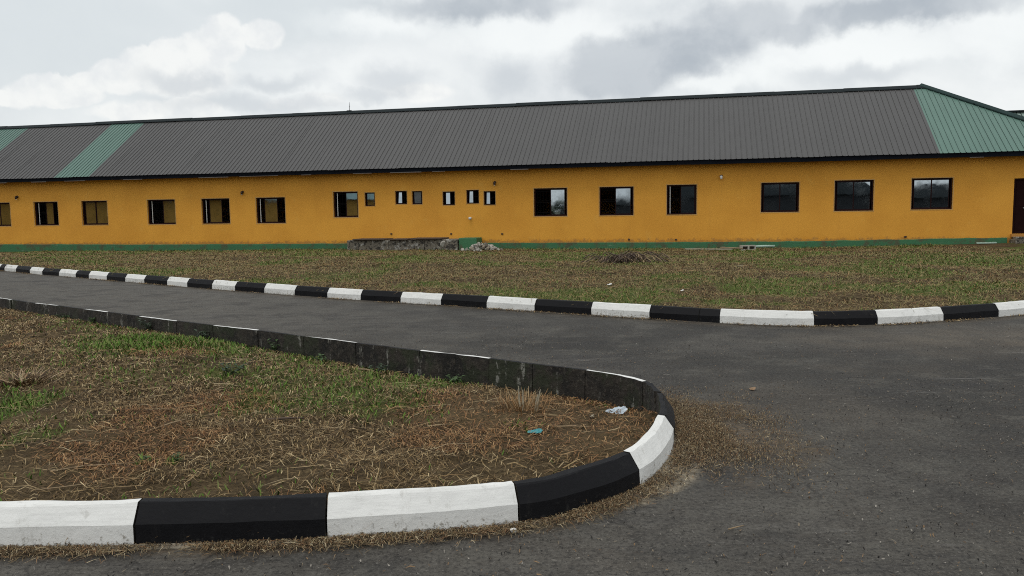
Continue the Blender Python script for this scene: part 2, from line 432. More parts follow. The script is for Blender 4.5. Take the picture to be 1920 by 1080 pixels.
M = dict(
    wall=mat('orange_plaster', m_wall), plinth=mat('green_plinth_paint', m_plinth),
    brown=mat('brown_roof_sheet', roof_mat((0.058, 0.056, 0.055), (0.078, 0.076, 0.074), (0.056, 0.049, 0.045))),
    green=mat('green_roof_sheet', roof_mat((0.088, 0.166, 0.134), (0.112, 0.198, 0.162), (0.075, 0.115, 0.098))),
    ribbrown=plain('shaded_brown_rib', (0.046, 0.042, 0.040), 0.5), ribgreen=plain('shaded_green_rib', (0.026, 0.052, 0.044), 0.5),  # shade along the roof ribs put into their darker colour
    cap=plain('dark_ridge_metal', (0.012, 0.018, 0.020), 0.7, 0.3, 1.5, **{'Specular IOR Level': 0.15}), capgreen=plain('green_hip_metal', (0.020, 0.040, 0.038), 0.7, 0.3, 1.5, **{'Specular IOR Level': 0.15}),
    fascia=plain('navy_fascia_paint', (0.0070, 0.0085, 0.013), 0.8, 0.35, 2.0, **{'Specular IOR Level': 0.08}), batten=plain('peeled_batten', (0.14, 0.12, 0.105), 0.8, 0.4, 5),
    soffit=plain('soffit_board', (0.20, 0.15, 0.10), 0.8, 0.25, 2),
    surround=plain('pale_plaster_edge', (0.56, 0.33, 0.11), 0.8, 0.15, 5), frame=plain('oxblood_window_steel', (0.022, 0.008, 0.008), 0.6, 0.3, 6, **{'Specular IOR Level': 0.1}),
    alu=plain('white_sash_edge', (0.62, 0.60, 0.57), 0.4, 0.1, 6), grille=plain('black_grille_steel', (0.007, 0.006, 0.006), 0.8, **{'Specular IOR Level': 0.05}),
    glass=mat('tinted_window_glass', m_glass), inside=plain('room_plaster', (0.22, 0.18, 0.12), 0.9, 0.2, 1),
    door=plain('dark_steel_door', (0.016, 0.006, 0.006), 0.8, 0.3, 4, **{'Specular IOR Level': 0.05}), sill=plain('orange_threshold', (0.46, 0.21, 0.04), 0.8, 0.2, 6, 0.004),
    asphalt=mat('worn_asphalt', m_asphalt), soil=mat('mown_soil', m_soil), blade=mat('blade_tint', m_blade),
    white=mat('white_kerb_paint', kerb_paint((0.82, 0.82, 0.79), (0.26, 0.24, 0.20), 0.53)),
    black=mat('black_kerb_paint', kerb_paint((0.0075, 0.0075, 0.0090), (0.026, 0.025, 0.024), 0.58)),
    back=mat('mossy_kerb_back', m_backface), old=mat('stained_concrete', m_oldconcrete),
    grit=plain('road_edge_grit', (0.075, 0.064, 0.050), 0.95, 0.5, 14, 0.01), haunch=plain('sandy_concrete', (0.26, 0.225, 0.17), 0.95, 0.4, 12, 0.01), stone=plain('pale_rubble', (0.42, 0.39, 0.34), 0.9, 0.35, 6, 0.01),
    wood=plain('weathered_plank', (0.33, 0.30, 0.22), 0.85, 0.3, 8, 0.004), greypipe=plain('pale_green_pipe', (0.36, 0.50, 0.42), 0.5, 0.15, 5),
    pvc=plain('white_plastic', (0.74, 0.73, 0.70), 0.4, 0.08, 5), lamp=plain('brown_lamp_metal', (0.045, 0.022, 0.012), 0.5, 0.3, 9),
    bulb=plain('white_bulb_glass', (0.90, 0.90, 0.88), 0.15, 0.03, 5), block=plain('grey_block', (0.40, 0.38, 0.33), 0.9, 0.25, 12, 0.006),
    bag=plain('white_film', (0.50, 0.58, 0.64), 0.35, 0.12, 9), teal=plain('teal_film', (0.03, 0.24, 0.26), 0.35, 0.3, 14),
    leafbrown=plain('dry_leaf_tan', (0.24, 0.15, 0.08), 0.7, 0.3, 20), stick=plain('dry_stick', (0.26, 0.185, 0.105), 0.8, 0.3, 12),
    stickdark=plain('dark_stick', (0.075, 0.05, 0.035), 0.8, 0.3, 12), weed=plain('weed_leaf', (0.045, 0.085, 0.022), 0.6, 0.35, 25),
    weeddark=plain('dark_weed_leaf', (0.022, 0.042, 0.016), 0.6, 0.35, 25), bark=plain('palm_bark', (0.07, 0.05, 0.035), 0.9, 0.3, 8, 0.02),
    palm=plain('palm_leaf', (0.028, 0.05, 0.018), 0.5, 0.3, 5), dusk=plain('brown_roofing', (0.028, 0.032, 0.034), 0.95, 0.2, 1, **{'Specular IOR Level': 0.05}),
    tealroof=plain('teal_roofing', (0.10, 0.19, 0.19), 0.5, 0.2, 1), shadewall=plain('dark_wall_paint', (0.035, 0.037, 0.040), 0.8, 0.2, 1), palegreen=plain('pale_green_sheet', (0.24, 0.31, 0.28), 0.5, 0.15, 2), yellow=plain('yellow_wall_paint', (0.50, 0.27, 0.05), 0.8, 0.12, 1),
    earth=plain('far_earth', (0.075, 0.065, 0.032), 0.95, 0.4, 0.05),
)

# ------------------------------------------------------------------ plan of the place (metres; road surface at z = 0)
ANG = math.radians(-13.1)
DD = np.array([math.cos(ANG), math.sin(ANG)]); NV = np.array([-DD[1], DD[0]])
OB = NV * 35.0                                     # building origin: foot of the front wall
def bw(s, n=0.0):                                  # building plan -> world plan
    return OB + DD * s + NV * n


# kerb outlines: (x, y, flag); flag W/B starts a white/black stone, J a joint inside one colour, . only shapes the curve
FAR = [(-36, 33.6, 'W')]
_x = [(-33, 33.2), (-30, 32.6), (-27, 31.9), (-24.5, 30.9), (-22.5, 29.9), (-20.8, 28.75), (-19.2, 27.5), (-17.7, 26.25)]
for i, (a, b) in enumerate(_x):
    FAR.append((a, b, 'BW'[i % 2]))
FAR += [(-16.6, 25.3, 'W'), (-15.8, 24.66, 'B'), (-15.5, 24.40, 'W'), (-14.79, 23.82, 'B'), (-13.96, 23.12, 'W'), (-13.25, 22.54, 'B'), (-12.48, 21.98, 'W'),
        (-11.67, 21.36, 'B'), (-11.08, 20.92, 'W'), (-10.31, 20.3, 'B'), (-9.56, 19.72, 'W'), (-8.84, 19.16, 'B'), (-8.01, 18.52, 'W'),
        (-7.32, 17.97, 'B'), (-6.56, 17.40, 'W'), (-5.87, 16.88, 'B'), (-5.08, 16.32, 'W'), (-4.3, 15.75, 'B'), (-3.53, 15.2, 'W'),
        (-2.8, 14.7, 'B'), (-1.99, 14.2, 'W'), (-1.23, 13.73, 'B'), (-0.43, 13.2, 'W'), (0.36, 12.68, 'B'), (1.2, 12.14, 'W'),
        (2.01, 11.63, 'B'), (2.64, 11.24, 'J'), (2.9, 11.1, 'W'), (3.45, 10.84, '.'), (4.07, 10.69, 'B'), (4.94, 10.72, 'W'), (5.98, 10.99, 'B'), (6.93, 11.32, 'W'),
        (7.85, 11.68, 'B'), (8.75, 12.08, 'W'), (9.6, 12.5, 'B'), (10.4, 12.95, 'W'), (13, 14.5, '.'), (18, 17, '.'), (26, 21, 'E')]
NEAR = [(-9.3, 3.72, 'W'), (-8.36, 3.72, 'B'), (-7.43, 3.72, 'W'), (-6.5, 3.72, 'B'), (-5.57, 3.72, 'W'), (-4.64, 3.73, 'B'), (-3.71, 3.73, 'B'), (-2.78, 3.74, 'W'),
        (-1.85, 3.75, 'B'), (-0.93, 3.80, 'W'), (0.02, 3.96, 'B'), (0.38, 4.17, '.'), (0.72, 4.49, 'W'), (0.95, 4.90, '.'), (1.10, 5.35, 'B'),
        (1.18, 5.80, '.'), (1.20, 6.05, 'J'), (1.16, 6.47, 'W'), (0.96, 6.80, 'J'), (0.70, 7.04, 'B'), (0.25, 7.37, 'J'), (-0.17, 7.69, 'W'), (-0.51, 7.93, 'J'), (-0.89, 8.18, 'B'),
        (-1.27, 8.46, 'J'), (-1.65, 8.74, 'W'), (-2.35, 9.26, 'B'), (-3.05, 9.78, 'W'), (-3.78, 10.27, 'B'), (-4.45, 10.76, 'W'), (-5.23, 11.34, 'B'), (-5.97, 11.89, 'W'),
        (-6.53, 12.31, 'B'), (-7.25, 12.87, 'W'), (-7.87, 13.33, 'B'), (-8.65, 13.94, 'W'), (-9.4, 14.51, 'B'), (-10.15, 15.08, 'W'), (-10.9, 15.65, 'B'),
        (-11.65, 16.22, 'W'), (-12.4, 16.8, 'B'), (-13.15, 17.37, 'W'), (-13.9, 17.94, 'E')]


def spline(pts, step=0.09):
    """dense curve through the points; returns xy array and the sample index of every input point"""
    P = np.array([p[:2] for p in pts], float); out = []; idx = []
    for i in range(len(P) - 1):
        p0 = P[max(i - 1, 0)]; p1 = P[i]; p2 = P[i + 1]; p3 = P[min(i + 2, len(P) - 1)]
        n_ = max(2, int(np.linalg.norm(p2 - p1) / step)); idx.append(len(out))
        for k in range(n_):
            u = k / n_
            out.append(p1 + 0.5 * ((p2 - p0) * u + (2 * p0 - 5 * p1 + 4 * p2 - p3) * u * u + (3 * p1 - p0 - 3 * p2 + p3) * u ** 3) - (0 if i else 0))
    idx.append(len(out)); out.append(P[-1])
    return np.array(out), idx


def normals(C):
    d = np.gradient(C, axis=0); d /= np.linalg.norm(d, axis=1, keepdims=True)
    return np.stack([-d[:, 1], d[:, 0]], 1)


FC, FI = spline(FAR); FN = normals(FC)
NC, NI = spline(NEAR); NN = normals(NC)
far_in = FC + FN * 0.085
near_in = NC + NN * 0.085
tip = int(np.argmax(near_in[:, 0]))
nf, nb = near_in[:tip + 1], near_in[tip:][::-1]
def y_far(x): return np.interp(x, far_in[:, 0], far_in[:, 1])
def y_front(x): return np.interp(x, np.maximum.accumulate(nf[:, 0]), nf[:, 1])
def y_back(x): return np.interp(x, np.maximum.accumulate(nb[:, 0]), nb[:, 1])
XTIP = near_in[tip, 0]
def y_wall(x): return 34.09 - 0.2327 * (np.asarray(x) - 7.933)


GREEN_I = [(-4.38, 9.68, 1.01, 0.72, 0.95), (-3.22, 8.97, 0.37, 0.45, 0.6), (-2.39, 8.8, 0.42, 0.35, 0.7), (-1.53, 6.98, 0.34, 0.39, 0.6), (-1.01, 7.39, 0.45, 0.36, 0.6),
           (-0.53, 7.73, 0.32, 0.26, 0.5), (-4.08, 6.36, 0.27, 0.53, 0.8), (-3.34, 5.61, 0.16, 0.19, 0.6), (-3.47, 5.44, 0.15, 0.39, 0.5), (-5.52, 11.55, 0.97, 0.77, 0.4),
           (-2.85, 7.76, 0.32, 0.42, 0.6), (-3.39, 7.93, 0.82, 0.75, 0.35), (-2.17, 4.99, 0.05, 0.1, 0.9), (-2.37, 5.0, 0.05, 0.1, 0.9), (0.1, 5.74, 0.16, 0.18, 0.3),
           (-2.1, 8.5, 0.5, 0.25, 0.5), (-3.6, 9.9, 0.7, 0.35, 0.5)]
GREEN_L = [(4.64, 14.74, 0.71, 1.23, 0.95), (4.04, 16.29, 0.74, 1.23, 0.5), (2.98, 16.46, 0.65, 1.49, 0.5), (0.95, 11.83, 0.2, 0.38, 0.7), (3.3, 12.1, 0.25, 0.4, 0.6), (13.37, 23.82, 1.83, 4.15, 0.6),
           (12.2, 19.41, 0.7, 3.66, 0.6), (-16.6, 28.96, 2.69, 3.47, 0.45), (-4.06, 19.01, 1.32, 2.0, 0.5), (0.45, 16.86, 1.68, 1.93, 0.35), (1.9, 14.93, 0.98, 1.01, 0.4), (9.24, 20.01, 1.23, 1.98, 0.3)]


def veg(x, y, patches, base=0.0):
    v = np.zeros_like(np.asarray(x, float)); wob = fbm(x, y, 1.7, 5) - 0.5
    for px, py, rx, ry, a in patches:
        d = np.sqrt(((x - px) / rx) ** 2 + ((y - py) / ry) ** 2) + wob * 1.1
        v = np.maximum(v, a * np.clip((1.5 - d) / 0.9, 0, 1))
    base = base * np.where(np.asarray(y) < 5.6, .35, 1.0) * (np.clip(1.1 - (-np.asarray(x) - 4.2) * .8, .15, 1) if patches is GREEN_I else 1.0)
    return np.clip(np.maximum(v, base * np.clip((fbm(x, y, 0.55, 9) - 0.43) * 6, 0, 1)), 0, 1)


def z_island(x, y):
    e = np.clip(np.minimum(y - y_front(x), y_back(x) - y) / 0.5, 0, 1)
    near_front = np.clip(1 - (y - y_front(x)) / 1.3, 0, 1)
    hump = np.clip((y - y_front(x)) / 1.0, 0, 1) * np.clip((y_back(x) - y - .15) / 1.1, 0, 1)
    low = np.interp(x, [-4.5, -1.2], [0.004, -0.085])
    return low + (0.04 - low) * near_front + 0.075 * hump * np.interp(x, [-4.5, -1.2], [.4, 1.0]) + e * (0.10 * (fbm(x, y, 0.9, 3) - 0.5) + 0.05 * (fbm(x, y, 4.0, 4) - 0.5)) + 0.03 * e


def z_lawn(x, y):
    s = (np.asarray(x) - 7.933) / 0.974
    zw = np.interp(s, [-50, -36, -26, -16, -4, 4, 8.2, 12, 20], [-0.13, -0.12, -0.13, -0.06, -0.09, -0.09, 0.02, 0.11, 0.15])
    t = np.clip((y - y_far(x)) / np.maximum(0.5, y_wall(x) - y_far(x)), 0, 1)
    e = np.clip((y - y_far(x)) / 0.6, 0, 1) * np.clip((y_wall(x) - y) / 1.0, 0, 1)
    return 0.145 * (1 - t) + zw * t + e * (0.14 * (fbm(x, y, 0.5, 21) - 0.5) + 0.07 * (fbm(x, y, 2.6, 22) - 0.5))


# ------------------------------------------------------------------ ground, road
b = MB(); k = 48
b.v = [(0, 0, -0.45)] + [(2500 * math.cos(2 * math.pi * i / k), 2500 * math.sin(2 * math.pi * i / k), -0.45) for i in range(k)]
b.f = [(0, i + 1, (i + 1) % k + 1) for i in range(k)]; b.m = [0] * k
tag(b.build('ground', M['earth']), kind='structure')

xs = np.concatenate([[-70, -50], np.arange(-36, -20, 1.0), np.arange(-20, -14, 0.25), np.arange(-14, -1, 0.11), np.arange(-1, 4, 0.045), np.arange(4, 12, 0.25), [13, 16, 20, 26, 35, 60]])
ys = np.concatenate([[-75, -35, -18, -8, -3], np.arange(0, 2.4, 0.25), np.arange(2.4, 8.0, 0.05), np.arange(8, 18.5, 0.10), np.arange(18.5, 36, 0.75)])
X, Y = np.meshgrid(xs, ys, indexing='ij')
Y = np.minimum(Y, np.interp(X, far_in[:, 0], far_in[:, 1]) - 0.01)
# the sheet dips under the verge, whose soil lies lower than the road
_in = np.ravel((X < NC[:, 0].max()) & (Y > np.interp(X, NC[:tip + 1, 0], NC[:tip + 1, 1])) & (Y < np.interp(X, NC[tip:, 0][::-1], NC[tip:, 1][::-1])))
_px, _py = X.ravel()[_in], Y.ravel()[_in]; _d = np.full(len(_px), 9e9)
for _c in NC:
    _d = np.minimum(_d, (_px - _c[0]) ** 2 + (_py - _c[1]) ** 2)
Zr = np.zeros(X.size); _z = np.zeros(len(_px)); _z[np.sqrt(_d) > .055] = -.36; Zr[_in] = _z; Zr = Zr.reshape(X.shape)
NF = NC[:tip + 25]
def kerb_dist(x, y):
    """distance to the outer foot of the near kerb's front and nose, and how far along it the nearest point lies"""
    x = np.ravel(x); y = np.ravel(y); bd = np.full(len(x), 9e9); bi = np.zeros(len(x), int)
    for k in range(0, len(NF)):
        d = (x - NF[k, 0]) ** 2 + (y - NF[k, 1]) ** 2; q = d < bd; bd[q] = d[q]; bi[q] = k
    return np.sqrt(bd), NF[bi, 0], NF[bi, 1]
kd, kx, ky = (a.reshape(X.shape) for a in kerb_dist(X, Y))
wob = fbm(X, Y, 2.2, 31) - 0.5; wob2 = fbm(X, Y, 8.0, 33) - 0.5
sw = np.interp(kx, [-0.6, 0.0, 0.4, 0.75, 1.0, 1.15], [0.0, 0.05, 0.13, 0.21, 0.22, 0.05]) * (ky < 5.0) * (1 + wob * 1.1)
sand = np.clip((sw - kd) / 0.025 + wob2 * 1.6, 0, 1) * (sw > 0.005)
strw = np.clip(1.25 - np.sqrt(((X - 1.45) / 0.55) ** 2 + ((Y - 5.75) / 0.85) ** 2) + wob * 1.6 + wob2 * .8, 0, 1) * (X > 0.8)
strw = np.maximum(strw, np.clip(1.0 - kd / 0.14 + wob, 0, 1) * (X < 0.6))
def blob(px, py, rx, ry):
    return np.clip(1.3 - np.sqrt(((X - px) / rx) ** 2 + ((Y - py) / ry) ** 2) - wob * .8, 0, 1)
dust = np.maximum.reduce([blob(5.6, 9.6, 2.2, 1.1) * .9, blob(2.3, 6.4, .7, .9) * .4, np.clip(1 - np.abs(Y - np.interp(X, FC[:, 0], FC[:, 1]) + .1) / .22, 0, 1) * .8])
wear = np.interp(X + .35 * (Y - 9), [-12, -4, -1, .8, 2.5, 5], [1.0, .92, .62, .38, .27, .30]) + .35 * blob(2.6, 9.2, 1.2, .5) - .3 * blob(.5, 9.4, 1.3, .7) + .16 * blob(1.6, 4.2, 1.2, .6)
tint = np.stack([sand, strw, dust], -1).reshape(-1, 3)
wear_flat = wear.astype(np.float32).ravel()
me = raw_mesh('road', np.stack([X, Y, Zr], -1).reshape(-1, 3), grid_faces(len(xs), len(ys)), tint)
wa = me.attributes.new('wear', 'FLOAT', 'POINT'); wa.data.foreach_set('value', wear_flat)
tag(link('road', me, M['asphalt']), kind='structure')

xs = np.concatenate([np.arange(-36, -20, 0.6), np.arange(-20, 14, 0.14), np.arange(14, 26, 0.6)])
tt = np.concatenate([np.linspace(0, 0.25, 40) ** 1.0, np.linspace(0.26, 0.96, 90), [0.975, 0.99, 1.0, 1.3, 2.0]])
X = np.repeat(xs[:, None], len(tt), 1); Yk = y_far(xs)[:, None]; Y = Yk + (y_wall(xs)[:, None] - Yk) * tt[None, :]
Z = z_lawn(X, Y)
me = raw_mesh('lawn', np.stack([X, Y, Z], -1).reshape(-1, 3), grid_faces(*X.shape), np.repeat(veg(X, Y, GREEN_L, 0.78).reshape(-1, 1), 3, 1), True)
tag(link('lawn', me, M['soil']), kind='structure')

xs = np.concatenate([np.arange(-13.5, -6, 0.15), np.arange(-6, 0.6, 0.05), np.linspace(0.6, XTIP, 16)])
tt = np.linspace(0, 1, 110)
X = np.repeat(xs[:, None], len(tt), 1); ya = y_front(xs)[:, None]; yb = y_back(xs)[:, None]; Y = ya + (yb - ya) * tt[None, :]
me = raw_mesh('verge', np.stack([X, Y, z_island(X, Y)], -1).reshape(-1, 3), grid_faces(*X.shape), np.repeat(veg(X, Y, GREEN_I, 0.55).reshape(-1, 1), 3, 1), True)
tag(link('verge', me, M['soil']), kind='structure')

# ------------------------------------------------------------------ kerbs
PROFILE = [(0.0, -0.10), (0.002, 0.02), (0.004, 0.108), (0.062, 0.192), (0.072, 0.199), (0.112, 0.200), (0.114, 0.03), (0.116, -0.22)]


def kerb_bed(name, C, N, wide, m):
    V = []; F = []
    for i in range(len(C)):
        wv = wide(C[i]) * (0.55 + 0.9 * vnoise(C[i][0] * 7, C[i][1] * 7, 3)) + 0.012
        for o, z in ((-wv, -0.02), (-wv, 0.004), (-wv * 0.35, 0.010), (0.02, 0.016), (0.10, 0.006), (0.10, -0.1)):
            p = C[i] + N[i] * o; V.append((p[0], p[1], z))
    for i in range(len(C) - 1):
        F += [(i * 6 + j, (i + 1) * 6 + j, (i + 1) * 6 + j + 1, i * 6 + j + 1) for j in range(5)]
    mb = MB(); mb.add(V, F)
    return tag(mb.build(name, m), kind='structure')


def kerb_stones(bed, pts, C, N, I, seed, crack=()):
    cuts = [i for i, p in enumerate(pts) if p[2] != '.']
    colour = 'W'; r = random.Random(seed)
    for a, b_ in zip(cuts, cuts[1:]):
        if pts[a][2] in 'WB':
            colour = pts[a][2]
        i0, i1 = I[a], I[b_]
        L = i1 - i0
        gap = 0.0025 + r.random() * 0.0035
        cr = a in crack
        if cr:
            gap = 0.012
        dz, do = r.uniform(-0.005, 0.005), r.uniform(-0.005, 0.005)
        tw = r.uniform(-0.006, 0.006)
        n_ = max(3, int(round(L / 0.72)))
        V = []; rings = n_ + 1
        for q in range(rings):
            f_ = i0 + L * q / n_
            if q == 0:
                f_ += gap / 0.09
            if q == n_:
                f_ -= gap / 0.09
            lo = int(min(f_, len(C) - 2)); u = f_ - lo
            P = C[lo] * (1 - u) + C[lo + 1] * u; Nn = N[lo] * (1 - u) + N[lo + 1] * u
            for j, (o, z) in enumerate(PROFILE):
                jit = 0.0045
                if j in (4, 5):
                    jit = 0.007 if colour == 'W' else 0.005
                if cr:
                    jit = 0.018 if j in (3, 4, 5) else 0.010
                wv = (vnoise(f_ * .33 + j * 3.1, seed + j * 7.7, 5) - .5) * 2
                oo = o + do + tw * (q / n_ - 0.5) * 2 + r.uniform(-jit, jit) * .35 + wv * jit
                zz = z + (dz + r.uniform(-jit, jit) * 0.25 + wv * jit * .7 if z > 0.01 else 0)
                p = P + Nn * oo
                V.append((p[0], p[1], zz))
        k_ = len(PROFILE); mb = MB(); F = []; mi = []
        for q in range(rings - 1):
            for j in range(k_ - 1):
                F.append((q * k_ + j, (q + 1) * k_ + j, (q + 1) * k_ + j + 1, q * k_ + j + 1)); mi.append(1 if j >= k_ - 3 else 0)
        F.append(tuple(range(k_ - 1, -1, -1))[::-1]); mi.append(1)
        F.append(tuple((rings - 1) * k_ + j for j in range(k_ - 1, -1, -1))); mi.append(1)
        mb.v = V; mb.f = F; mb.m = mi
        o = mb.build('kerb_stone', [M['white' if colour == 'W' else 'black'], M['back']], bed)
        if cr:
            o['label'] = 'cracked black kerb stone at the rounded nose'


bedf = kerb_bed('kerb', FC, FN, lambda p: 0.015, M['grit'])
kerb_stones(bedf, FAR, FC, FN, FI, 3)
bedn = kerb_bed('kerb', NC, NN, lambda p: 0.012 + 0.05 * math.exp(-((p[0] - 0.75) / 0.35) ** 2) * (p[1] < 5), M['haunch'])
crk = [i for i, p in enumerate(NEAR) if p[:2] in ((1.10, 5.35), (1.20, 6.05))]
kerb_stones(bedn, NEAR, NC, NN, NI, 5, crk)

# ------------------------------------------------------------------ main building
B = empty('long_building', (OB[0], OB[1], 0), ANG)
tag(B, 'long single storey orange building with green base under a brown and green ribbed metal roof', 'building')
S0, S1, DEPTH = -50.0, 14.25, 7.75
WIN = [(-39.6, -38.1, 1.22, 2.43), (-36.50, -35.0, 1.22, 2.44), (-33.52, -32.05, 1.23, 2.44), (-30.62, -29.10, 1.23, 2.44), (-26.77, -25.20, 1.22, 2.44),
       (-23.72, -22.19, 1.22, 2.44), (-20.76, -19.22, 1.21, 2.44), (-16.72, -15.48, 1.45, 2.64), (-15.13, -14.63, 1.96, 2.58), (-13.62, -13.05, 2.02, 2.62),
       (-12.80, -12.31, 2.00, 2.60), (-11.33, -10.75, 1.94, 2.55), (-10.20, -9.62, 1.99, 2.60), (-9.39, -8.85, 1.92, 2.53), (-7.09, -5.61, 1.38, 2.61),
       (-4.18, -2.71, 1.38, 2.61), (-1.30, -0.06, 1.38, 2.64), (2.56, 4.06, 1.43, 2.65), (5.43, 6.91, 1.44, 2.68), (8.32, 9.82, 1.46, 2.70)]
DOOR = (11.99, 13.05, 0.47, 2.62)


def pierced_wall(mb, sa, sb, za, zb, n0, n1, holes):
    ss = sorted({sa, sb, *[h[0] for h in holes], *[h[1] for h in holes]}); zz = sorted({za, zb, *[h[2] for h in holes], *[h[3] for h in holes]})
    for a, a2 in zip(ss, ss[1:]):
        for c, c2 in zip(zz, zz[1:]):
            m_, q_ = (a + a2) / 2, (c + c2) / 2
            if any(h[0] < m_ < h[1] and h[2] < q_ < h[3] for h in holes):
                continue
            mb.quad((a, n0, c), (a2, n0, c), (a2, n0, c2), (a, n0, c2)); mb.quad((a2, n1, c), (a, n1, c), (a, n1, c2), (a2, n1, c2), 1)
    for h in holes:
        a, a2, c, c2 = h
        mb.quad((a, n0, c), (a, n0, c2), (a, n1, c2), (a, n1, c)); mb.quad((a2, n0, c), (a2, n1, c), (a2, n1, c2), (a2, n0, c2))
        mb.quad((a, n0, c), (a, n1, c), (a2, n1, c), (a2, n0, c)); mb.quad((a, n0, c2), (a2, n0, c2), (a2, n1, c2), (a, n1, c2))


mb = MB(); pierced_wall(mb, S0, S1, -0.5, 3.47, 0.0, 0.2, WIN + [DOOR])
mb.build('wall', [M['wall'], M['inside']], B)
mb = MB()
mb.box(S0, S1, DEPTH - 0.2, DEPTH, -0.5, 3.47); mb.box(S0 - 0.2, S0 - 0.002, 0, DEPTH, -0.5, 3.47); mb.box(S1 - 0.2, S1 - 0.002, 0.202, DEPTH - 0.202, -0.5, 3.47)
mb.build('rear_wall', M['wall'], B)
mb = MB(); mb.box(S0, S1 - 0.21, 0.21, DEPTH - 0.21, 0.0, 0.25); mb.build('floor', M['inside'], B)
mb = MB(); mb.box(S0, S1 - 0.21, 0.21, DEPTH - 0.21, 3.30, 3.34); mb.build('ceiling', M['inside'], B)
for s in (-42, -37.5, -28.2, -18, -14, -8.1, 1.2, 11):
    mb = MB(); mb.box(s, s + 0.12, 0.21, DEPTH - 0.21, 0.252, 3.298); mb.build('partition', M['inside'], B)

# green plinth with an uneven painted top edge
mb = MB(); ss = np.arange(S0, S1 - 2.3, 0.22); V = []
for i, s in enumerate(ss):
    top = np.interp(s, [-50, -36, -26, -16, -4, 4, 8, 12], [0.29, 0.27, 0.21, 0.22, 0.20, 0.21, 0.27, 0.32]) + (vnoise(s * 1.9, 0.5, 4) - 0.5) * 0.035
    V += [(s, -0.030, -0.6), (s, -0.030, top - 0.012), (s, -0.018, top), (s, 0.004, top + 0.004)]
F = [(i * 4 + j, (i + 1) * 4 + j, (i + 1) * 4 + j + 1, i * 4 + j + 1) for i in range(len(ss) - 1) for j in range(3)]
mb.add(V, F); mb.build('plinth', M['plinth'], B)

# windows
Pn = lambda a, b_, tilt=0.0, n=0.108: (a, b_, tilt, n)
KIND = {  # panes as fractions of the opening, white sash edges, grille
    0: ([Pn(.5, 1)], [], 1), 1: ([Pn(.52, 1), Pn(0.05, .5, 0, .134)], [], 0), 2: ([Pn(.44, .78)], [.10], 1), 3: ([Pn(.06, .50), Pn(.50, .97, 0, .134)], [], 0), 4: ([Pn(.52, 1)], [.08], 1),
    5: ([Pn(.22, .70)], [.08], 1), 6: ([Pn(.24, .72)], [.07], 1), 7: ([Pn(.48, 1)], [.08], 1), 8: ([Pn(.08, .95)], [], 0), 9: ([Pn(.12, .55, .045)], [], 1),
    10: ([Pn(.08, .92, -.03)], [], 0), 11: ([Pn(.15, .60, .01)], [], 1), 12: ([Pn(.1, .52, .045)], [], 1), 13: ([Pn(.1, .52, .03)], [], 1), 14: ([Pn(.49, .96)], [], 1),
    15: ([Pn(.46, .95)], [], 1), 16: ([Pn(.46, .98)], [.06], 1), 17: ([Pn(.03, .5), Pn(.5, .97, 0, .134)], [], 0), 18: ([Pn(.03, .5), Pn(.5, .97, 0, .134)], [], 0), 19: ([Pn(.03, .5), Pn(.5, .97, 0, .134)], [], 0)}


def ring(mb, a, a2, c, c2, n0, n1, w_, m=0):
    mb.box(a, a2, n0, n1, c, c + w_, m); mb.box(a, a2, n0, n1, c2 - w_, c2, m)
    mb.box(a, a + w_, n0, n1, c + w_, c2 - w_, m); mb.box(a2 - w_, a2, n0, n1, c + w_, c2 - w_, m)


for i, (a, a2, c, c2) in enumerate(WIN):
    panes, strips, gr = KIND[i]; small = a2 - a < 0.8
    fwid = 0.035 if small else 0.052
    mb = MB(); ring(mb, a + 0.002, a2 - 0.002, c + 0.002, c2 - 0.002, 0.07, 0.155, fwid)
    wn = mb.build('window', M['frame'], B)
    mb = MB(); e = 0.022 if small else 0.032; ring(mb, a - e, a2 + e, c - e, c2 + e, -0.008, 0.004, e - 0.001)
    mb.build('surround', M['surround'], wn)
    ia, ia2, ic, ic2 = a + fwid, a2 - fwid, c + fwid, c2 - fwid
    for f0, f1, tilt, n in panes:
        p0, p1 = ia + (ia2 - ia) * f0, ia + (ia2 - ia) * f1
        mb = MB(); bw_ = 0.016 if small else 0.024
        ring(mb, p0, p1, ic + 0.001, ic2 - 0.001, n - 0.012, n + 0.012, bw_); mb.build('sash', M['frame'], wn)
        mb = MB(); t_ = tilt
        mb.add([(p0 + bw_, n, ic + bw_), (p1 - bw_, n, ic + bw_), (p1 - bw_, n + t_, ic2 - bw_), (p0 + bw_, n + t_, ic2 - bw_),
                (p0 + bw_, n + .005, ic + bw_), (p1 - bw_, n + .005, ic + bw_), (p1 - bw_, n + t_ + .005, ic2 - bw_), (p0 + bw_, n + t_ + .005, ic2 - bw_)],
               [(0, 1, 2, 3), (5, 4, 7, 6), (0, 4, 5, 1), (1, 5, 6, 2), (2, 6, 7, 3), (3, 7, 4, 0)])
        mb.build('pane', M['glass'], wn)
    for f in strips:
        s = ia + (ia2 - ia) * f
        mb = MB(); mb.box(s, s + 0.032, 0.115, 0.132, ic + 0.002, ic2 - 0.002); mb.build('sash_edge', M['alu'], wn)
    if gr:
        mb = MB(); s = ia + 0.08
        while s < ia2 - 0.04:
            mb.box(s, s + 0.011, 0.165, 0.178, c + 0.003, c2 - 0.003); s += 0.13
        for zf in ((0.5,) if small else (0.12, 0.48, 0.54, 0.88)):
            zc = c + (c2 - c) * zf; mb.box(ia, ia2, 0.1785, 0.190, zc, zc + 0.03)
        mb.build('grille', M['grille'], wn)

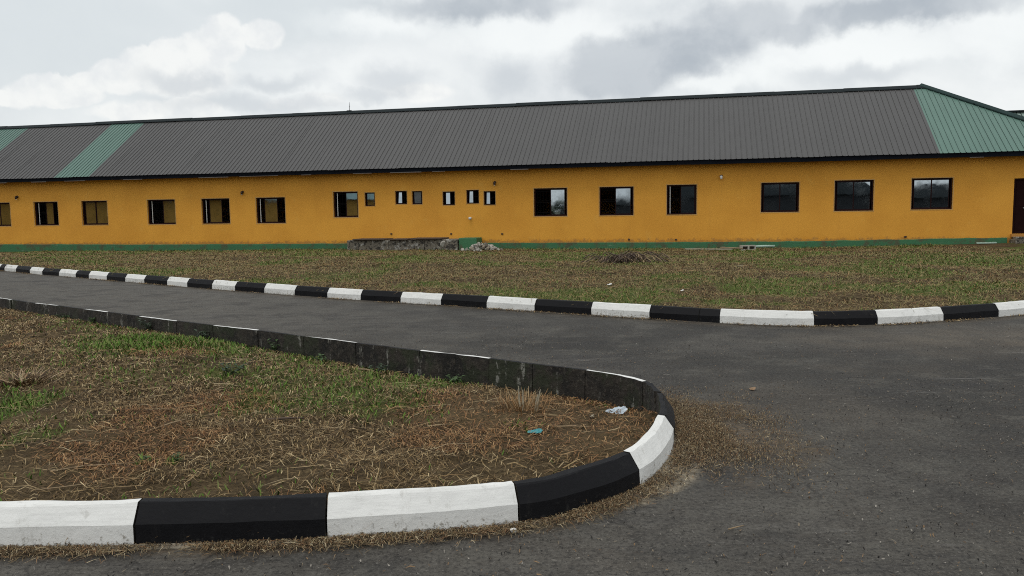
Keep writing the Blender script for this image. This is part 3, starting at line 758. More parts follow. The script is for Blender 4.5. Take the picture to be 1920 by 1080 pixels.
# door at the right end
a, a2, c, c2 = DOOR
mb = MB(); mb.box(a + .002, a + .06, .02, .16, c + .002, c2 - .002); mb.box(a2 - .06, a2 - .002, .02, .16, c + .002, c2 - .002); mb.box(a + .06, a2 - .06, .02, .16, c2 - .06, c2 - .002)
dr = mb.build('door', M['door'], B)
mb = MB(); mb.box(a + .062, a + .50, .07, .11, c + .01, c2 - .062); mb.box(a + .11, a + .45, .062, .07, c + .12, c + .9); mb.box(a + .11, a + .45, .062, .07, c + 1.05, c2 - .18)
mb.build('leaf', M['door'], dr)
mb = MB(); mb.tube([(a + .44, .05, c + 1.0), (a + .44, .03, c + 1.0), (a + .36, .03, c + 1.0)], .012, 6); mb.build('handle', M['alu'], dr)
mb = MB(); mb.box(a - .05, 14.2, -.10, .01, .33, .468); mb.build('threshold', M['sill'], B, bevel=.01)
mb = MB(); mb.box(a - .12, 14.3, -.75, -.105, -.3, .26); mb.box(a - .02, 14.3, -.42, -.106, .262, .36); mb.build('doorstep', M['old'], B, bevel=.015)

# roof ------------------------------------------------
EN, EZ, RN, RZ = -0.62, 3.66, 3.90, 6.84
SLN = math.hypot(RN - EN, RZ - EZ); un, uz = (RN - EN) / SLN, (RZ - EZ) / SLN      # up the slope
HS0, HS1 = 9.5, 14.9                                                              # hip runs from the ridge end to the corner
RS0 = -50.7
def rp(s, t, h=0.0):
    return (s, EN + (RN - EN) * t - uz * h, EZ + (RZ - EZ) * t + un * h)
def tmax(s):
    return min(1.0, max(0.0, (HS1 - s) / (HS1 - HS0)))


mb = MB()
bn = 2 * RN - EN
mb.quad(rp(RS0, 0, -.03), rp(HS1 - .05, 0, -.03), rp(HS0, 1, -.03), rp(RS0, 1, -.03))
mb.quad((HS1, bn, EZ), (RS0, bn, EZ), (RS0, RN, RZ - .02), (HS0, RN, RZ - .02))
mb.add([(HS1, EN, EZ), (HS1, bn, EZ), (HS0 + .02, RN, RZ - .02)], [(0, 1, 2)], 1)
mb.add([(RS0, bn, EZ), (RS0, EN, EZ), (RS0, RN, RZ - .02)], [(0, 1, 2)], 2)
roof = mb.build('roof', [M['brown'], M['green'], M['wall']], B)
bounds = [(RS0, -39.10, 14, 'brown'), (-39.10, -37.05, 2, 'green'), (-37.05, -31.55, 6, 'brown'), (-31.55, -29.50, 2, 'green'), (-29.50, 9.14, 45, 'brown'), (9.14, HS1 - .04, 7, 'green')]
for s0, s1, n_, cl in bounds:
    wd = (s1 - s0) / n_
    for k in range(n_):
        a = s0 + wd * k; nr = max(3, round(wd / 0.2135)); pit = wd / nr
        prof = []                                          # (s, height, material of the strip that starts here)
        for q in range(nr):
            r0 = a + pit * (q + 0.5)
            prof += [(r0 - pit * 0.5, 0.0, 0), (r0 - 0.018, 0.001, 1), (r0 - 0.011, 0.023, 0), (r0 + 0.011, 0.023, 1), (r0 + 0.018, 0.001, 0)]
        prof.append((a + wd, 0.0, 0))
        lift = random.uniform(0, 0.0025); te = -0.012 + random.uniform(-.003, .003)
        V = []; ts = [0.0, 0.33, 0.66, 1.0]
        sag = [0, random.uniform(-.006, .006), random.uniform(-.006, .006), 0]
        for s, h, m_ in prof:
            tm = tmax(s)
            for t, sg in zip(ts, sag):
                V.append(rp(s, te + (tm - te) * t, h + lift + sg))
        F = []; mi = []
        for q in range(len(prof) - 1):
            for t in range(3):
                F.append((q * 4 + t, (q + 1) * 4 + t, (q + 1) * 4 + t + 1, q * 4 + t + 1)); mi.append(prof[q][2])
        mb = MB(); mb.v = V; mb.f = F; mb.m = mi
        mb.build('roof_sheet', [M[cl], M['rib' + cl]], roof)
# ridge caps, in lengths that sit a little unevenly
s = RS0
while s < HS0:
    e = min(s + 3.05, HS0 + .1); dz = random.uniform(-.012, .018)
    mb = MB(); h0, h1 = .055 + dz, .072 + dz
    pr = [(RN - .26, RZ - .26 * uz / un + h0), (RN - .25, RZ - .25 * uz / un + h1), (RN - .05, RZ + .045 + dz), (RN + .05, RZ + .045 + dz), (RN + .25, RZ - .25 * uz / un + h1)]
    V = [(x_, n_, z_ - (0.004 if x_ == e else 0)) for x_ in (s, e) for n_, z_ in pr]
    mb.add(V, [(j, 5 + j, 5 + j + 1, j + 1) for j in range(4)] + [(0, 1, 2, 3, 4)[::-1], (5, 6, 7, 8, 9)])
    mb.build('ridge_cap', M['cap'], roof); s += 3.0
# hip cap down to the corner
for k in range(3):
    t0, t1 = 1 - k / 3, 1 - (k + 1) / 3
    mb = MB(); V = []
    for t in (t0 + (.012 if k else 0), t1):
        s = HS1 - t * (HS1 - HS0); p = Vector(rp(s, t, 0))
        sl = Vector((-(HS1 - HS0), RN - EN, RZ - EZ)).normalized()
        side = Vector((-1.0, -0.55, -0.60 * 0.55)).normalized(); sd_ = (side - sl * side.dot(sl)).normalized()
        V += [tuple(p + sd_ * .17 + Vector((0, 0, .055))), tuple(p + sd_ * .16 + Vector((0, 0, .085))), tuple(p + Vector((0, 0, .12 + .006 * k))), tuple(p + Vector((.16, .10, .02)))]
    mb.add(V, [(0, 4, 5, 1), (1, 5, 6, 2), (2, 6, 7, 3)]); mb.build('hip_cap', [M['capgreen']], roof)

# eaves
s = RS0
while s < HS1 - .1:
    e = min(s + 3.6, HS1); dz = random.uniform(-.008, .008)
    mb = MB(); mb.box(s + .002, e - .002, EN + .02, EN + .05, 3.45 + dz, EZ - .012); mb.build('fascia', M['fascia'], B); s += 3.6
mb = MB(); mb.box(HS1 - .03, HS1, EN + .052, bn, 3.45, EZ - .012); mb.build('fascia', M['fascia'], B)
mb = MB(); mb.box(RS0, HS1 - .04, EN + .055, -.002, 3.475, 3.495); mb.build('soffit', M['soffit'], B)
for s, l in ((-35.2, .7), (-33.0, .9), (-31.0, 1.2), (-27.6, 1.1), (-23.4, 1.6), (-21.2, 2.0), (-18.0, .5), (-15.4, .9), (-13.6, 1.5), (-11.6, .6), (-8.0, .8), (10.2, .5)):
    mb = MB(); mb.box(s, s + l, EN + .012, EN + .022, 3.425 + random.uniform(-.006, .006), 3.452); mb.build('eaves_batten', M['batten'], B)
mb = MB(); mb.tube([(-17.5, RN, RZ), (-17.5, RN, RZ + .26), (-17.5, RN, RZ + .27), (-17.5, RN, RZ + .29), (-17.5, RN, RZ + .48)], [.014, .012, .024, .012, .006], 8)
mb.box(-17.62, -17.38, RN - .1, RN + .1, RZ + .03, RZ + .06); mb.build('lightning_rod', M['grille'], B)
mb = MB(); mb.tube([(-10.02, .01, 1.34), (-10.02, -.10, 1.335)], .055, 12); mb.tube([(-10.02, -.10, 1.335), (-10.02, -.15, 1.325)], .064, 12)
mb.build('drain_pipe', M['pvc'], B, True)
# conduit stubs on the wall
for s, z in ((-13.9, .62), (-11.0, .60), (-8.6, .58), (-2.95, .30), (-.95, .28), (8.1, .34)):
    mb = MB(); mb.box(s, s + .09, -.035, .0, z, z + .07); mb.build('wall_bracket', M['lamp'], B, bevel=.01)

# wall lamps --------------------------------------------
LAMP = [(-34.48, 2.70, 'brown wall lamp high between the two leftmost windows', False), (-21.44, 2.70, 'brown wall lamp between the two wide windows left of the small ones', False),
        (-8.86, 2.89, 'brown wall lamp just above the last small square window', False), (0.94, 2.93, 'wall lamp with a white bulb showing, under the eaves on the right half', True)]
for s, z, lab, wh in LAMP:
    p = bw(s, 0)
    L = tag(empty('wall_lamp', (p[0], p[1], z), ANG), lab, 'wall lamp', 'lamps along the orange wall')
    mb = MB(); mb.tube([(0, .002, .03), (0, -.025, .03)], .065, 12); mb.tube([(0, -.02, .04), (0, -.07, .07), (0, -.10, .05)], .014, 6); mb.build('bracket', M['lamp'], L, True)
    mb = MB(); mb.tube([(0, -.10, .06), (0, -.10, .03), (0, -.10, -.01), (0, -.10, -.09)], [.02, .055, .06, .045], 12); mb.build('shade', M['lamp'], L, True) if not wh else mb.build('bulb', M['bulb'], L, True)
    if not wh:
        mb = MB(); mb.tube([(0, -.10, -.085), (0, -.10, -.12)], [.040, .02], 10); mb.build('bulb', M['bulb'], L, True)

# ------------------------------------------------------------------ building behind, at the right
B2 = tag(empty('long_building', (OB[0], OB[1], 0), ANG), 'farther building of which only a pale green roof corner shows past the hip at right', 'building')
mb = MB(); mb.box(12.8, 40, 12.6, 20, -.5, 3.5); mb.build('wall', M['wall'], B2)
mb = MB(); sa, sb = 12.2, 40.6; na, nm, nb_ = 12.0, 16.0, 20.6
mb.quad((sb, nb_, 3.6), (sa, nb_, 3.6), (sa, nm, 6.8), (sb, nm, 6.8)); mb.add([(sa, nb_, 3.6), (sa, na, 3.6), (sa, nm, 6.8)], [(0, 1, 2)])
mb.add([(sb, na, 3.6), (sb, nb_, 3.6), (sb, nm, 6.8)], [(0, 1, 2)])
r2 = mb.build('roof', M['palegreen'], B2)
s = sa; L2 = math.hypot(nm - na, 3.2); c_, s_ = (nm - na) / L2, 3.2 / L2
while s < sb - .5:
    mb = MB(); V = []; pr = []
    for q in range(4):
        r0 = s + .22 * (q + .5); pr += [(r0 - .11, 0, 0), (r0 - .02, 0, 1), (r0 - .01, .035, 1), (r0 + .01, .035, 1), (r0 + .02, 0, 0)]
    pr.append((s + .88, 0, 0))
    for x_, h, m_ in pr:
        V += [(x_, na - s_ * h, 3.6 + c_ * h), (x_, nm - s_ * h, 6.8 + c_ * h)]
    mb.v = V; mb.f = [(q * 2, q * 2 + 2, q * 2 + 3, q * 2 + 1) for q in range(len(pr) - 1)]; mb.m = [pr[q][2] for q in range(len(pr) - 1)]
    mb.build('roof_sheet', [M['palegreen'], M['ribgreen']], r2); s += .88
mb = MB(); mb.box(sa, sb, nm - .2, nm + .2, 6.79, 6.87); mb.build('ridge_cap', M['cap'], r2)

# ------------------------------------------------------------------ soakaway tank, rubble and things along the wall
T = tag(empty('concrete_tank', (OB[0], OB[1], 0), ANG), 'low black stained concrete tank against the orange wall with slabs on top', 'concrete tank')
mb = MB()
for a, a2, top in ((-15.62, -13.6, .40), (-13.6, -11.9, .39), (-11.9, -10.35, .42)):
    mb.box(a + .004, a2 - .004, -1.05, -.035, -.4, top)
mb.build('tank_wall', M['old'], T, bevel=.03)
for a, a2, z in ((-15.3, -13.75, .402), (-13.55, -12.65, .394), (-12.55, -11.05, .424)):
    mb = MB(); mb.box(a, a2, -1.16, -.05, z, z + .06); mb.build('cover_slab', M['stickdark'], T, bevel=.012)
mb = MB(); mb.tube([(-11.0, -1.04, .21), (-10.98, -1.065, .20)], [.17, .13], 9); mb.build('plaster_patch', M['block'], T)
mb = MB(); mb.box(-10.32, -9.50, -.95, -.035, -.3, .47); mb.build('green_end', M['plinth'], T, bevel=.02)

p = bw(-9.25, -1.15)
RB = tag(empty('rubble_heap', (p[0], p[1], 0), ANG), 'heap of pale broken concrete lumps beside the green end of the tank', 'rubble heap')
stones = []
for k in range(5):
    bm = bmesh.new(); bmesh.ops.create_icosphere(bm, subdivisions=1, radius=1.0)
    r = random.Random(k)
    for v in bm.verts:
        v.co = Vector((v.co.x * r.uniform(.7, 1.2), v.co.y * r.uniform(.6, 1.1), v.co.z * r.uniform(.4, .8)))
    me = bpy.data.meshes.new('stone'); bm.to_mesh(me); bm.free(); me.materials.append(M[('stone', 'block', 'old', 'stone', 'haunch')[k]]); stones.append(me)
for k in range(110):
    o = bpy.data.objects.new('stone', stones[k % 5]); COL.objects.link(o); o.parent = RB
    x_, y_ = random.gauss(0, .42), random.gauss(0, .28); hh = max(0, .34 * (1 - math.hypot(x_ / 1.0, y_ / .7)))
    o.location = (x_, y_, -.06 + hh * random.random() ** .5); q = .035 + random.random() ** 2 * .11; o.scale = (q, q, q)
    o.rotation_euler = (random.uniform(0, 3), random.uniform(0, 3), random.uniform(0, 3))

# hollow block, plank and pipe by the wall
p = bw(1.95, -1.7)
H = tag(empty('hollow_block', (p[0], p[1], float(z_lawn(p[0], p[1])) + .0), ANG + .35), 'grey hollow concrete block with two dark cells lying before the green base', 'concrete block')
mb = MB()
for a, a2 in ((-.30, -.25), (-.03, .03), (.25, .30)):
    mb.box(a, a2, -.1, .1, -.01, .20)
mb.box(-.25, -.03, -.1, .1, -.01, .04); mb.box(-.25, -.03, -.1, .1, .16, .20); mb.box(.03, .25, -.1, .1, -.01, .04); mb.box(.03, .25, -.1, .1, .16, .20)
mb.build('shell', M['block'], H); mb = MB(); mb.box(-.25, -.03, .02, .06, .04, .16); mb.box(.03, .25, .02, .06, .04, .16); mb.build('cell_shade', M['stickdark'], H)  # dark panels inside the cells, shade put into their colour


def lying(name, label, cat, a, b_, rad, m, zoff=.0, flat=None, group=None):
    """a pole, pipe or plank lying from building point a to b_"""
    pa, pb = bw(*a), bw(*b_)
    za, zb = float(z_lawn(pa[0], pa[1])) + rad + zoff, float(z_lawn(pb[0], pb[1])) + rad + zoff
    mb = MB(); A, Bv = Vector((pa[0], pa[1], za)), Vector((pb[0], pb[1], zb))
    if flat:
        d = (Bv - A).normalized(); sdv = Vector((-d.y, d.x, 0)) * flat; u_ = Vector((0, 0, rad))
        V = [A - sdv - u_, A + sdv - u_, A + sdv + u_, A - sdv + u_, Bv - sdv - u_, Bv + sdv - u_, Bv + sdv + u_, Bv - sdv + u_]
        mb.add(V, [(0, 1, 2, 3), (7, 6, 5, 4), (0, 4, 5, 1), (1, 5, 6, 2), (2, 6, 7, 3), (3, 7, 4, 0)])
        o = mb.build(name, m, None, bevel=.006)
    else:
        mid_ = (A + Bv) / 2 + Vector((.02, .03, .005)); mb.tube([A, mid_, Bv], [rad, rad * 1.05, rad * .95], 10); o = mb.build(name, m, None, True)
    return tag(o, label, cat, group)


lying('plank', 'long weathered plank lying flat in front of the green base', 'plank', (-.5, -1.2), (1.35, -1.9), .025, M['wood'], .02, .06)
lying('pipe', 'short pale green pipe lying beside the hollow block at the wall', 'pipe', (2.2, -1.2), (3.05, -.9), .045, M['greypipe'], .06)
lying('plank', 'short pale plank lying at the wall left of the door', 'plank', (10.55, -.65), (11.25, -.6), .025, M['greypipe'], .03, .06)
lying('stick', 'bent pale branch lying between the plank and the hollow block', 'stick', (.9, -1.5), (1.75, -1.9), .03, M['stick'], .06)

# ------------------------------------------------------------------ blades: straw, grass
CAMXY = np.array([0, 0])
def in_view(x, y, pad=1.8):
    return np.abs(x) < 0.66 * np.maximum(y, 0) + pad


def strips(name, x, y, z, L, Wd, rise, cols, lean=None, kind='stuff', up=0.0):
    """curved strips; up = 0 lies on the ground, 1 stands"""
    n_ = len(x); an = rng.uniform(0, 2 * np.pi, n_) if lean is None else lean
    d = np.stack([np.cos(an), np.sin(an)], 1); bend = rng.normal(0, .15, n_) * L
    pr = np.stack([-d[:, 1], d[:, 0]], 1)
    V = np.zeros((n_, 6, 3), np.float32)
    for k, (t, wk) in enumerate(((0.0, 1.0), (0.5, 0.95), (1.0, 0.35))):
        hor = t * L * (1 - up * 0.75)
        cx = x + d[:, 0] * hor + pr[:, 0] * bend * (t * (1 - t)) * 2; cy = y + d[:, 1] * hor + pr[:, 1] * bend * (t * (1 - t)) * 2
        cz = z + (rise * (1 - abs(2 * t - 1)) if up == 0 else L * up * (t ** 0.8)) + (rng.uniform(0, .012, n_) if up == 0 else 0)
        hw = Wd * 0.5 * wk; tz = rng.uniform(-.6, .6, n_) * hw
        V[:, 2 * k, 0] = cx - pr[:, 0] * hw; V[:, 2 * k, 1] = cy - pr[:, 1] * hw; V[:, 2 * k, 2] = cz - tz
        V[:, 2 * k + 1, 0] = cx + pr[:, 0] * hw; V[:, 2 * k + 1, 1] = cy + pr[:, 1] * hw; V[:, 2 * k + 1, 2] = cz + tz
    bs = np.arange(n_)[:, None] * 6
    F = np.concatenate([bs + np.array([[0, 1, 3, 2]]), bs + np.array([[2, 3, 5, 4]])], 0)
    me = raw_mesh(name, V.reshape(-1, 3), F, np.repeat(cols, 6, 0))
    return tag(link(name, me, M['blade']), kind=kind)


def pick(pal, n_, jit=.25):
    pal = np.array(pal); c_ = pal[rng.integers(0, len(pal), n_)]
    return np.clip(c_ * (1 + rng.uniform(-jit, jit, (n_, 1))), 0, 1)


STRAW = [(.30, .212, .102), (.23, .158, .074), (.165, .110, .050), (.115, .076, .036), (.215, .135, .060), (.066, .043, .022), (.43, .33, .185), (.036, .025, .014), (.11, .068, .033)]
REDST = [(.235, .122, .050), (.180, .090, .038), (.275, .155, .068), (.115, .058, .027), (.35, .225, .11), (.058, .033, .016)]
LAWN = [(.225, .178, .074), (.185, .150, .060), (.275, .212, .098), (.145, .112, .050), (.215, .150, .068), (.17, .145, .058)]
GRASS = [(.072, .150, .018), (.105, .190, .028), (.056, .112, .016), (.130, .190, .038), (.155, .175, .055)]

# island
n_ = 230000
x = rng.uniform(-9, XTIP - .02, n_); y = rng.uniform(3.8, 15, n_)
ok = (y > y_front(x) + .03) & (y < y_back(x) - .02) & in_view(x, y, 1.2)
d_ = np.hypot(x, y); vg = veg(x, y, GREEN_I, .55)
bare = np.clip((fbm(x, y, 1.3, 41) - .44) * 6, 0, 1)
ok &= rng.random(n_) < (1 - .75 * vg) * (1 - .72 * bare) * np.clip(7.5 / d_, .35, 1)
x, y, d_ = x[ok], y[ok], d_[ok]
red = fbm(x, y, .8, 44) + .14 * (x > -1.5) > .66
cols = np.where(red[:, None], pick(REDST, len(x)), pick(STRAW, len(x)))
strips('straw', x, y, z_island(x, y) + .004, rng.gamma(1.9, .034, len(x)) + .015, rng.uniform(.0025, .006, len(x)) * (.45 + d_ / 10), rng.uniform(0, .03, len(x)), cols)
n_ = 560
x = rng.uniform(-6, XTIP - .25, n_); y = rng.uniform(3.9, 9, n_)
ok = (y > y_front(x) + .12) & (y < y_back(x) - .15) & in_view(x, y, .8) & (rng.random(n_) < 1.3 - veg(x, y, GREEN_I, .4))
x, y = x[ok], y[ok]
strips('straw', x, y, z_island(x, y) + .014, rng.uniform(.12, .34, len(x)), rng.uniform(.003, .0055, len(x)), rng.uniform(0, .02, len(x)), pick([(.32, .235, .125), (.25, .17, .085), (.16, .10, .05), (.38, .30, .18)], len(x)),
       lean=rng.normal(.25, .6, len(x)) + np.pi * rng.integers(0, 2, len(x)))
n_ = 130000
x = rng.uniform(-9, XTIP - .02, n_); y = rng.uniform(3.8, 15, n_)
vg = veg(x, y, GREEN_I, .55)
edge = np.clip(1 - (y_back(x) - y) / .35, 0, 1) * (x < -.3) * .45
ok = (y > y_front(x) + .03) & (y < y_back(x) - .02) & in_view(x, y, 1.2) & (rng.random(n_) < np.maximum(vg * .8, edge))
x, y, vg = x[ok], y[ok], vg[ok]; d_ = np.hypot(x, y)
strips('grass', x, y, z_island(x, y) - .004, rng.uniform(.03, .085, len(x)) * (.7 + .7 * vg), rng.uniform(.004, .008, len(x)) * (.8 + d_ / 11), None, pick(GRASS, len(x)), up=.65)

# far lawn: coarser cut stalks and tufts
n_ = 330000
x = rng.uniform(-24, 17, n_); y = rng.uniform(10.6, 42, n_)
ok = (y > y_far(x) + .05) & (y < y_wall(x) - .12) & in_view(x, y, 1.5)
d_ = np.hypot(x, y); vg = veg(x, y, GREEN_L, .78)
ok &= rng.random(n_) < (1 - .6 * vg) * np.clip(15 / d_, .4, 1) * np.clip(.35 + 1.3 * fbm(x, y, .8, 52), 0, 1)
x, y, d_ = x[ok], y[ok], d_[ok]
cols = np.where((rng.random(len(x)) < .22)[:, None], pick(REDST, len(x), .15), pick(LAWN, len(x), .14))
strips('straw', x, y, z_lawn(x, y) + .004, rng.gamma(2.2, .05, len(x)) + .03, rng.uniform(.005, .011, len(x)) * (d_ / 16), rng.uniform(.0, .05, len(x)), cols)
n_ = 300000
x = rng.uniform(-24, 17, n_); y = rng.uniform(10.6, 42, n_)
vg = veg(x, y, GREEN_L, .78)
ok = (y > y_far(x) + .05) & (y < y_wall(x) - .1) & in_view(x, y, 1.5) & (rng.random(n_) < np.maximum(np.maximum(vg * .8, .13), .75 * (y > y_wall(x) - .45) * np.clip(3 * fbm(x, y, .9, 91) - 1, 0, 1)))
x, y, vg = x[ok], y[ok], vg[ok]; d_ = np.hypot(x, y)
strips('grass', x, y, z_lawn(x, y) - .004, rng.uniform(.03, .09, len(x)) * (.7 + .7 * vg + .9 * (y > y_wall(x) - .45)), rng.uniform(.007, .013, len(x)) * (d_ / 16), None,
       np.where((rng.random(len(x)) < .35)[:, None], pick([(.17, .155, .055), (.21, .175, .075)], len(x)), pick(GRASS, len(x))), up=.6)

# straw blown on to the asphalt
n_ = 60000
n_ = 90000
x = 1.15 + np.abs(rng.normal(0, .50, n_)); y = rng.normal(5.72, .52, n_) + .10 * (x - 1.1)
kd, kx, ky = kerb_dist(x, y)
ok = (x > kx) & (kd > .012) & (y > 4.2) & (y < 7.2) & (rng.random(n_) < np.clip((2.0 - x) * 1.1 + .25, .06, 1) * np.clip(2.6 * fbm(x, y, 3, 61) - .7, 0.05, 1))
x, y = x[ok][:17000], y[ok][:17000]
n1 = len(x)
n2 = 20000
i2 = rng.integers(np.argmax(NC[:, 0] > -3.3), tip + 12, n2)
o2 = np.abs(rng.normal(0, 1, n2)) * np.interp(NC[i2, 0], [-3, .2, 1.1], [.055, .06, .10]) + .006
u2 = rng.random(n2)
x2 = NC[i2, 0] * (1 - u2) + NC[i2 + 1, 0] * u2 - NN[i2, 0] * o2; y2 = NC[i2, 1] * (1 - u2) + NC[i2 + 1, 1] * u2 - NN[i2, 1] * o2
ok = (rng.random(n2) < np.clip(2.8 * fbm(x2, y2, 2.4, 63) - .55, 0, 1))
x = np.concatenate([x, x2[ok]]); y = np.concatenate([y, y2[ok]])
strips('straw', x, y, np.full(len(x), .012), np.where(np.arange(len(x)) < n1, rng.gamma(1.6, .008, len(x)) + .006, rng.gamma(2, .014, len(x)) + .010), rng.uniform(.0018, .004, len(x)), rng.uniform(0, .012, len(x)),
       np.where((rng.random(len(x)) < .25)[:, None], pick(REDST, len(x)), pick(STRAW, len(x))) * [.80, .86, .98])
n_ = 26000
x = rng.uniform(-3, 8, n_); y = rng.uniform(2.6, 11, n_)
inside = (x < XTIP + .2) & (y > y_front(np.minimum(x, XTIP)) - .1) & (y < y_back(np.minimum(x, XTIP)) + .15)
ok = ~inside & (y < np.interp(x, FC[:, 0], FC[:, 1]) - .05) & (rng.random(n_) < np.clip(fbm(x, y, .9, 71) * 2.6 - .8, .06, 1) * np.clip(5 / np.hypot(x, y), 0, 1))
x, y = x[ok], y[ok]
strips('leaf_litter', x, y, np.full(len(x), .005), rng.gamma(1.5, .006, len(x)) + .005, rng.uniform(.003, .008, len(x)), rng.uniform(0, .005, len(x)),
       pick([(.17, .14, .10), (.24, .22, .19), (.10, .07, .045), (.014, .013, .012), (.018, .016, .015), (.016, .015, .014), (.20, .13, .07), (.13, .12, .105)], len(x)))
# earth and straw gathered at the foot of the far kerb
n_ = 9000
i_ = rng.integers(200, len(FC) - 60, n_); of = np.abs(rng.normal(0, .07, n_)) + .005
u_ = rng.random(n_)
x = FC[i_, 0] * (1 - u_) + FC[i_ + 1, 0] * u_ - FN[i_, 0] * of; y = FC[i_, 1] * (1 - u_) + FC[i_ + 1, 1] * u_ - FN[i_, 1] * of
ok = in_view(x, y) & (rng.random(n_) < np.clip(2.4 * fbm(x, y, 1.5, 81) - .8, 0, 1))
x, y = x[ok], y[ok]
strips('straw', x, y, np.full(len(x), .010), rng.uniform(.02, .08, len(x)), rng.uniform(.004, .009, len(x)), rng.uniform(0, .02, len(x)), pick(STRAW, len(x)))

# ------------------------------------------------------------------ single plants, sticks and litter
def leaf_clump(nm, label, cat, loc, h, spread, n_, m, group=None, lw=.03, seed=0):
    """a weed: a few stems, each with broad pointed leaves"""
    r = random.Random(seed); root = empty(nm, loc, r.uniform(0, 6)); tag(root, label, cat, group)
    st_ = MB(); lf = MB()
    for k in range(n_):
        a = r.uniform(0, 6.28); tipv = Vector((math.cos(a) * spread * r.uniform(.3, 1), math.sin(a) * spread * r.uniform(.3, 1), h * r.uniform(.5, 1)))
        st_.tube([(0, 0, -.01), tipv * .5 + Vector((0, 0, h * .12)), tipv], [.004, .003, .002], 5)
        for q in range(5):
            f_ = .3 + .7 * q / 4; c_ = tipv * f_ + Vector((0, 0, h * .1 * (1 - f_))); la = r.uniform(0, 6.28); ll = lw * r.uniform(1.4, 2.4)
            dv = Vector((math.cos(la), math.sin(la), r.uniform(-.2, .7))).normalized(); sv = dv.cross(Vector((0, 0, 1))).normalized() * lw * .5
            lf.add([c_, c_ + dv * ll * .45 + sv, c_ + dv * ll - Vector((0, 0, ll * .25)), c_ + dv * ll * .45 - sv], [(0, 1, 2, 3)])
    st_.build('stem', m, root); lf.build('foliage', m, root)
    return root


WEEDS = [(-5.04, 11.05, .20, .16, 9, 'weeddark', 'below its fifth white top from the nose'), (-6.36, 12.02, .12, .12, 6, 'weed', 'below its sixth white top from the nose'),
         (-7.05, 12.50, .10, .11, 6, 'weed', 'below the dark top after its sixth white top'), (-4.02, 10.22, .14, .12, 7, 'weeddark', 'below the dark top after its fourth white top'),
         (-2.85, 9.46, .16, .10, 5, 'weed', 'below the dark top after its third white top'), (-2.06, 8.62, .12, .12, 6, 'weed', 'below its third white top from the nose'),
         (-1.40, 8.20, .10, .12, 6, 'weeddark', 'below the dark top after its second white top'), (-0.58, 7.58, .12, .10, 5, 'weed', 'below its second white top from the nose')]
for k, (x_, y_, h, sp, n_, m_, lab) in enumerate(WEEDS):
    y_ = min(y_, float(y_back(x_)) - .07)
    leaf_clump('weed', 'leafy weed by the near kerb ' + lab, 'weed', (x_, y_, float(z_island(x_, y_))), h, sp, n_, M[m_], 'weeds along the inner kerb face', .034, k)
for x_, y_, h, sp, n_, m_, lab in ((-2.77, 7.70, .13, .20, 10, 'weeddark', 'dark green broad leafed weed in the middle of the grassy verge'), (-2.15, 4.97, .06, .03, 4, 'weed', 'upright bright green seedling near the black front kerb stone'),
                                  (-2.37, 4.99, .035, .04, 4, 'weed', 'low bright green seedling left of the upright one near the front kerb')):
    leaf_clump('weed', lab, 'weed', (x_, y_, float(z_island(x_, y_))), h, sp, n_, M[m_], None, .03 if h > .1 else .016, int(h * 100))


def tuft(nm, label, cat, x_, y_, zf, n_, L0, L1, sp, up_, cols, wd):
    root = tag(empty(nm, (x_, y_, float(zf(x_, y_)))), label, cat)
    r = rng
    xx = r.normal(0, sp, n_); yy = r.normal(0, sp, n_)
    o = strips('stalks', xx, yy, np.full(n_, -.005), r.uniform(L0, L1, n_), r.uniform(wd * .6, wd, n_), None, pick(cols, n_), lean=np.arctan2(yy, xx) + r.normal(0, .5, n_), up=up_)
    o.parent = root
    return root


tuft('dry_tuft', 'tuft of dry tan stalks standing up near the curved end of the verge', 'grass tuft', .07, 6.25, z_island, 150, .08, .22, .09, .75, [(.34, .25, .14), (.30, .19, .09), (.25, .14, .06)], .007)
mb = MB()
rt_ = tag(empty('cut_stalks', (.09, 6.27, float(z_island(.09, 6.27)))), 'four thin pale cut stalks standing upright in the dry tuft', 'stalks')
for k, (dx, lx, h) in enumerate(((-.04, -.01, .20), (-.015, 0, .17), (.075, .03, .13), (.09, .035, .17))):
    mb = MB(); mb.tube([(dx, 0, -.01), (dx + lx * .5, .01, h * .5), (dx + lx, .01, h)], [.006, .006, .004], 6); mb.build('stalk', M['wood'], rt_)
tuft('dry_tuft', 'flattened clump of dead pale grass at the left edge of the verge', 'grass tuft', -4.55, 7.30, z_island, 240, .10, .30, .12, .38, [(.26, .18, .10), (.18, .11, .06), (.32, .24, .15), (.06, .04, .025)], .011)


def stick(label, pts, rad, m='stick', zf=z_island):
    P = [(px, py, float(zf(px, py)) + rad + .008 + dz) for px, py, dz in pts]
    mb = MB(); mb.tube(P, [rad] * (len(P) - 1) + [rad * .6], 7)
    return tag(mb.build('stick', M[m], None, True), label, 'stick')


stick('long pale forked stalk lying on the bare soil at lower left', [(-2.80, 4.70, .0), (-2.66, 4.80, .006), (-2.52, 4.87, .006), (-2.38, 4.90, .008)], .0045)
stick('pale curved stalk lying left of the long forked stalk', [(-2.95, 5.05, 0), (-2.74, 4.97, .005), (-2.60, 4.90, .008)], .004)
stick('pale straight stalk lying behind the left white front kerb stone', [(-2.75, 4.42, 0), (-2.6, 4.46, .006), (-2.42, 4.53, .006)], .004)
stick('pale stub of stalk pointing up from the left part of the bare soil', [(-2.62, 5.6, 0), (-2.5, 5.72, .015), (-2.42, 5.8, .03)], .006)
stick('thick dark twig lying across the middle of the verge', [(-1.86, 5.93, .005), (-1.72, 5.95, .01), (-1.60, 5.98, .012)], .009, 'stickdark')
stick('short pale stick lying on the asphalt in front of the nose', [(1.06, 3.85, 0), (1.11, 3.87, .003), (1.15, 3.89, .002)], .0035, 'stick', lambda a, b_: 0.0)
stick('thin stick lying across the right part of the straw near the nose', [(.28, 5.66, .004), (.42, 5.70, .008), (.56, 5.70, .006)], .006)
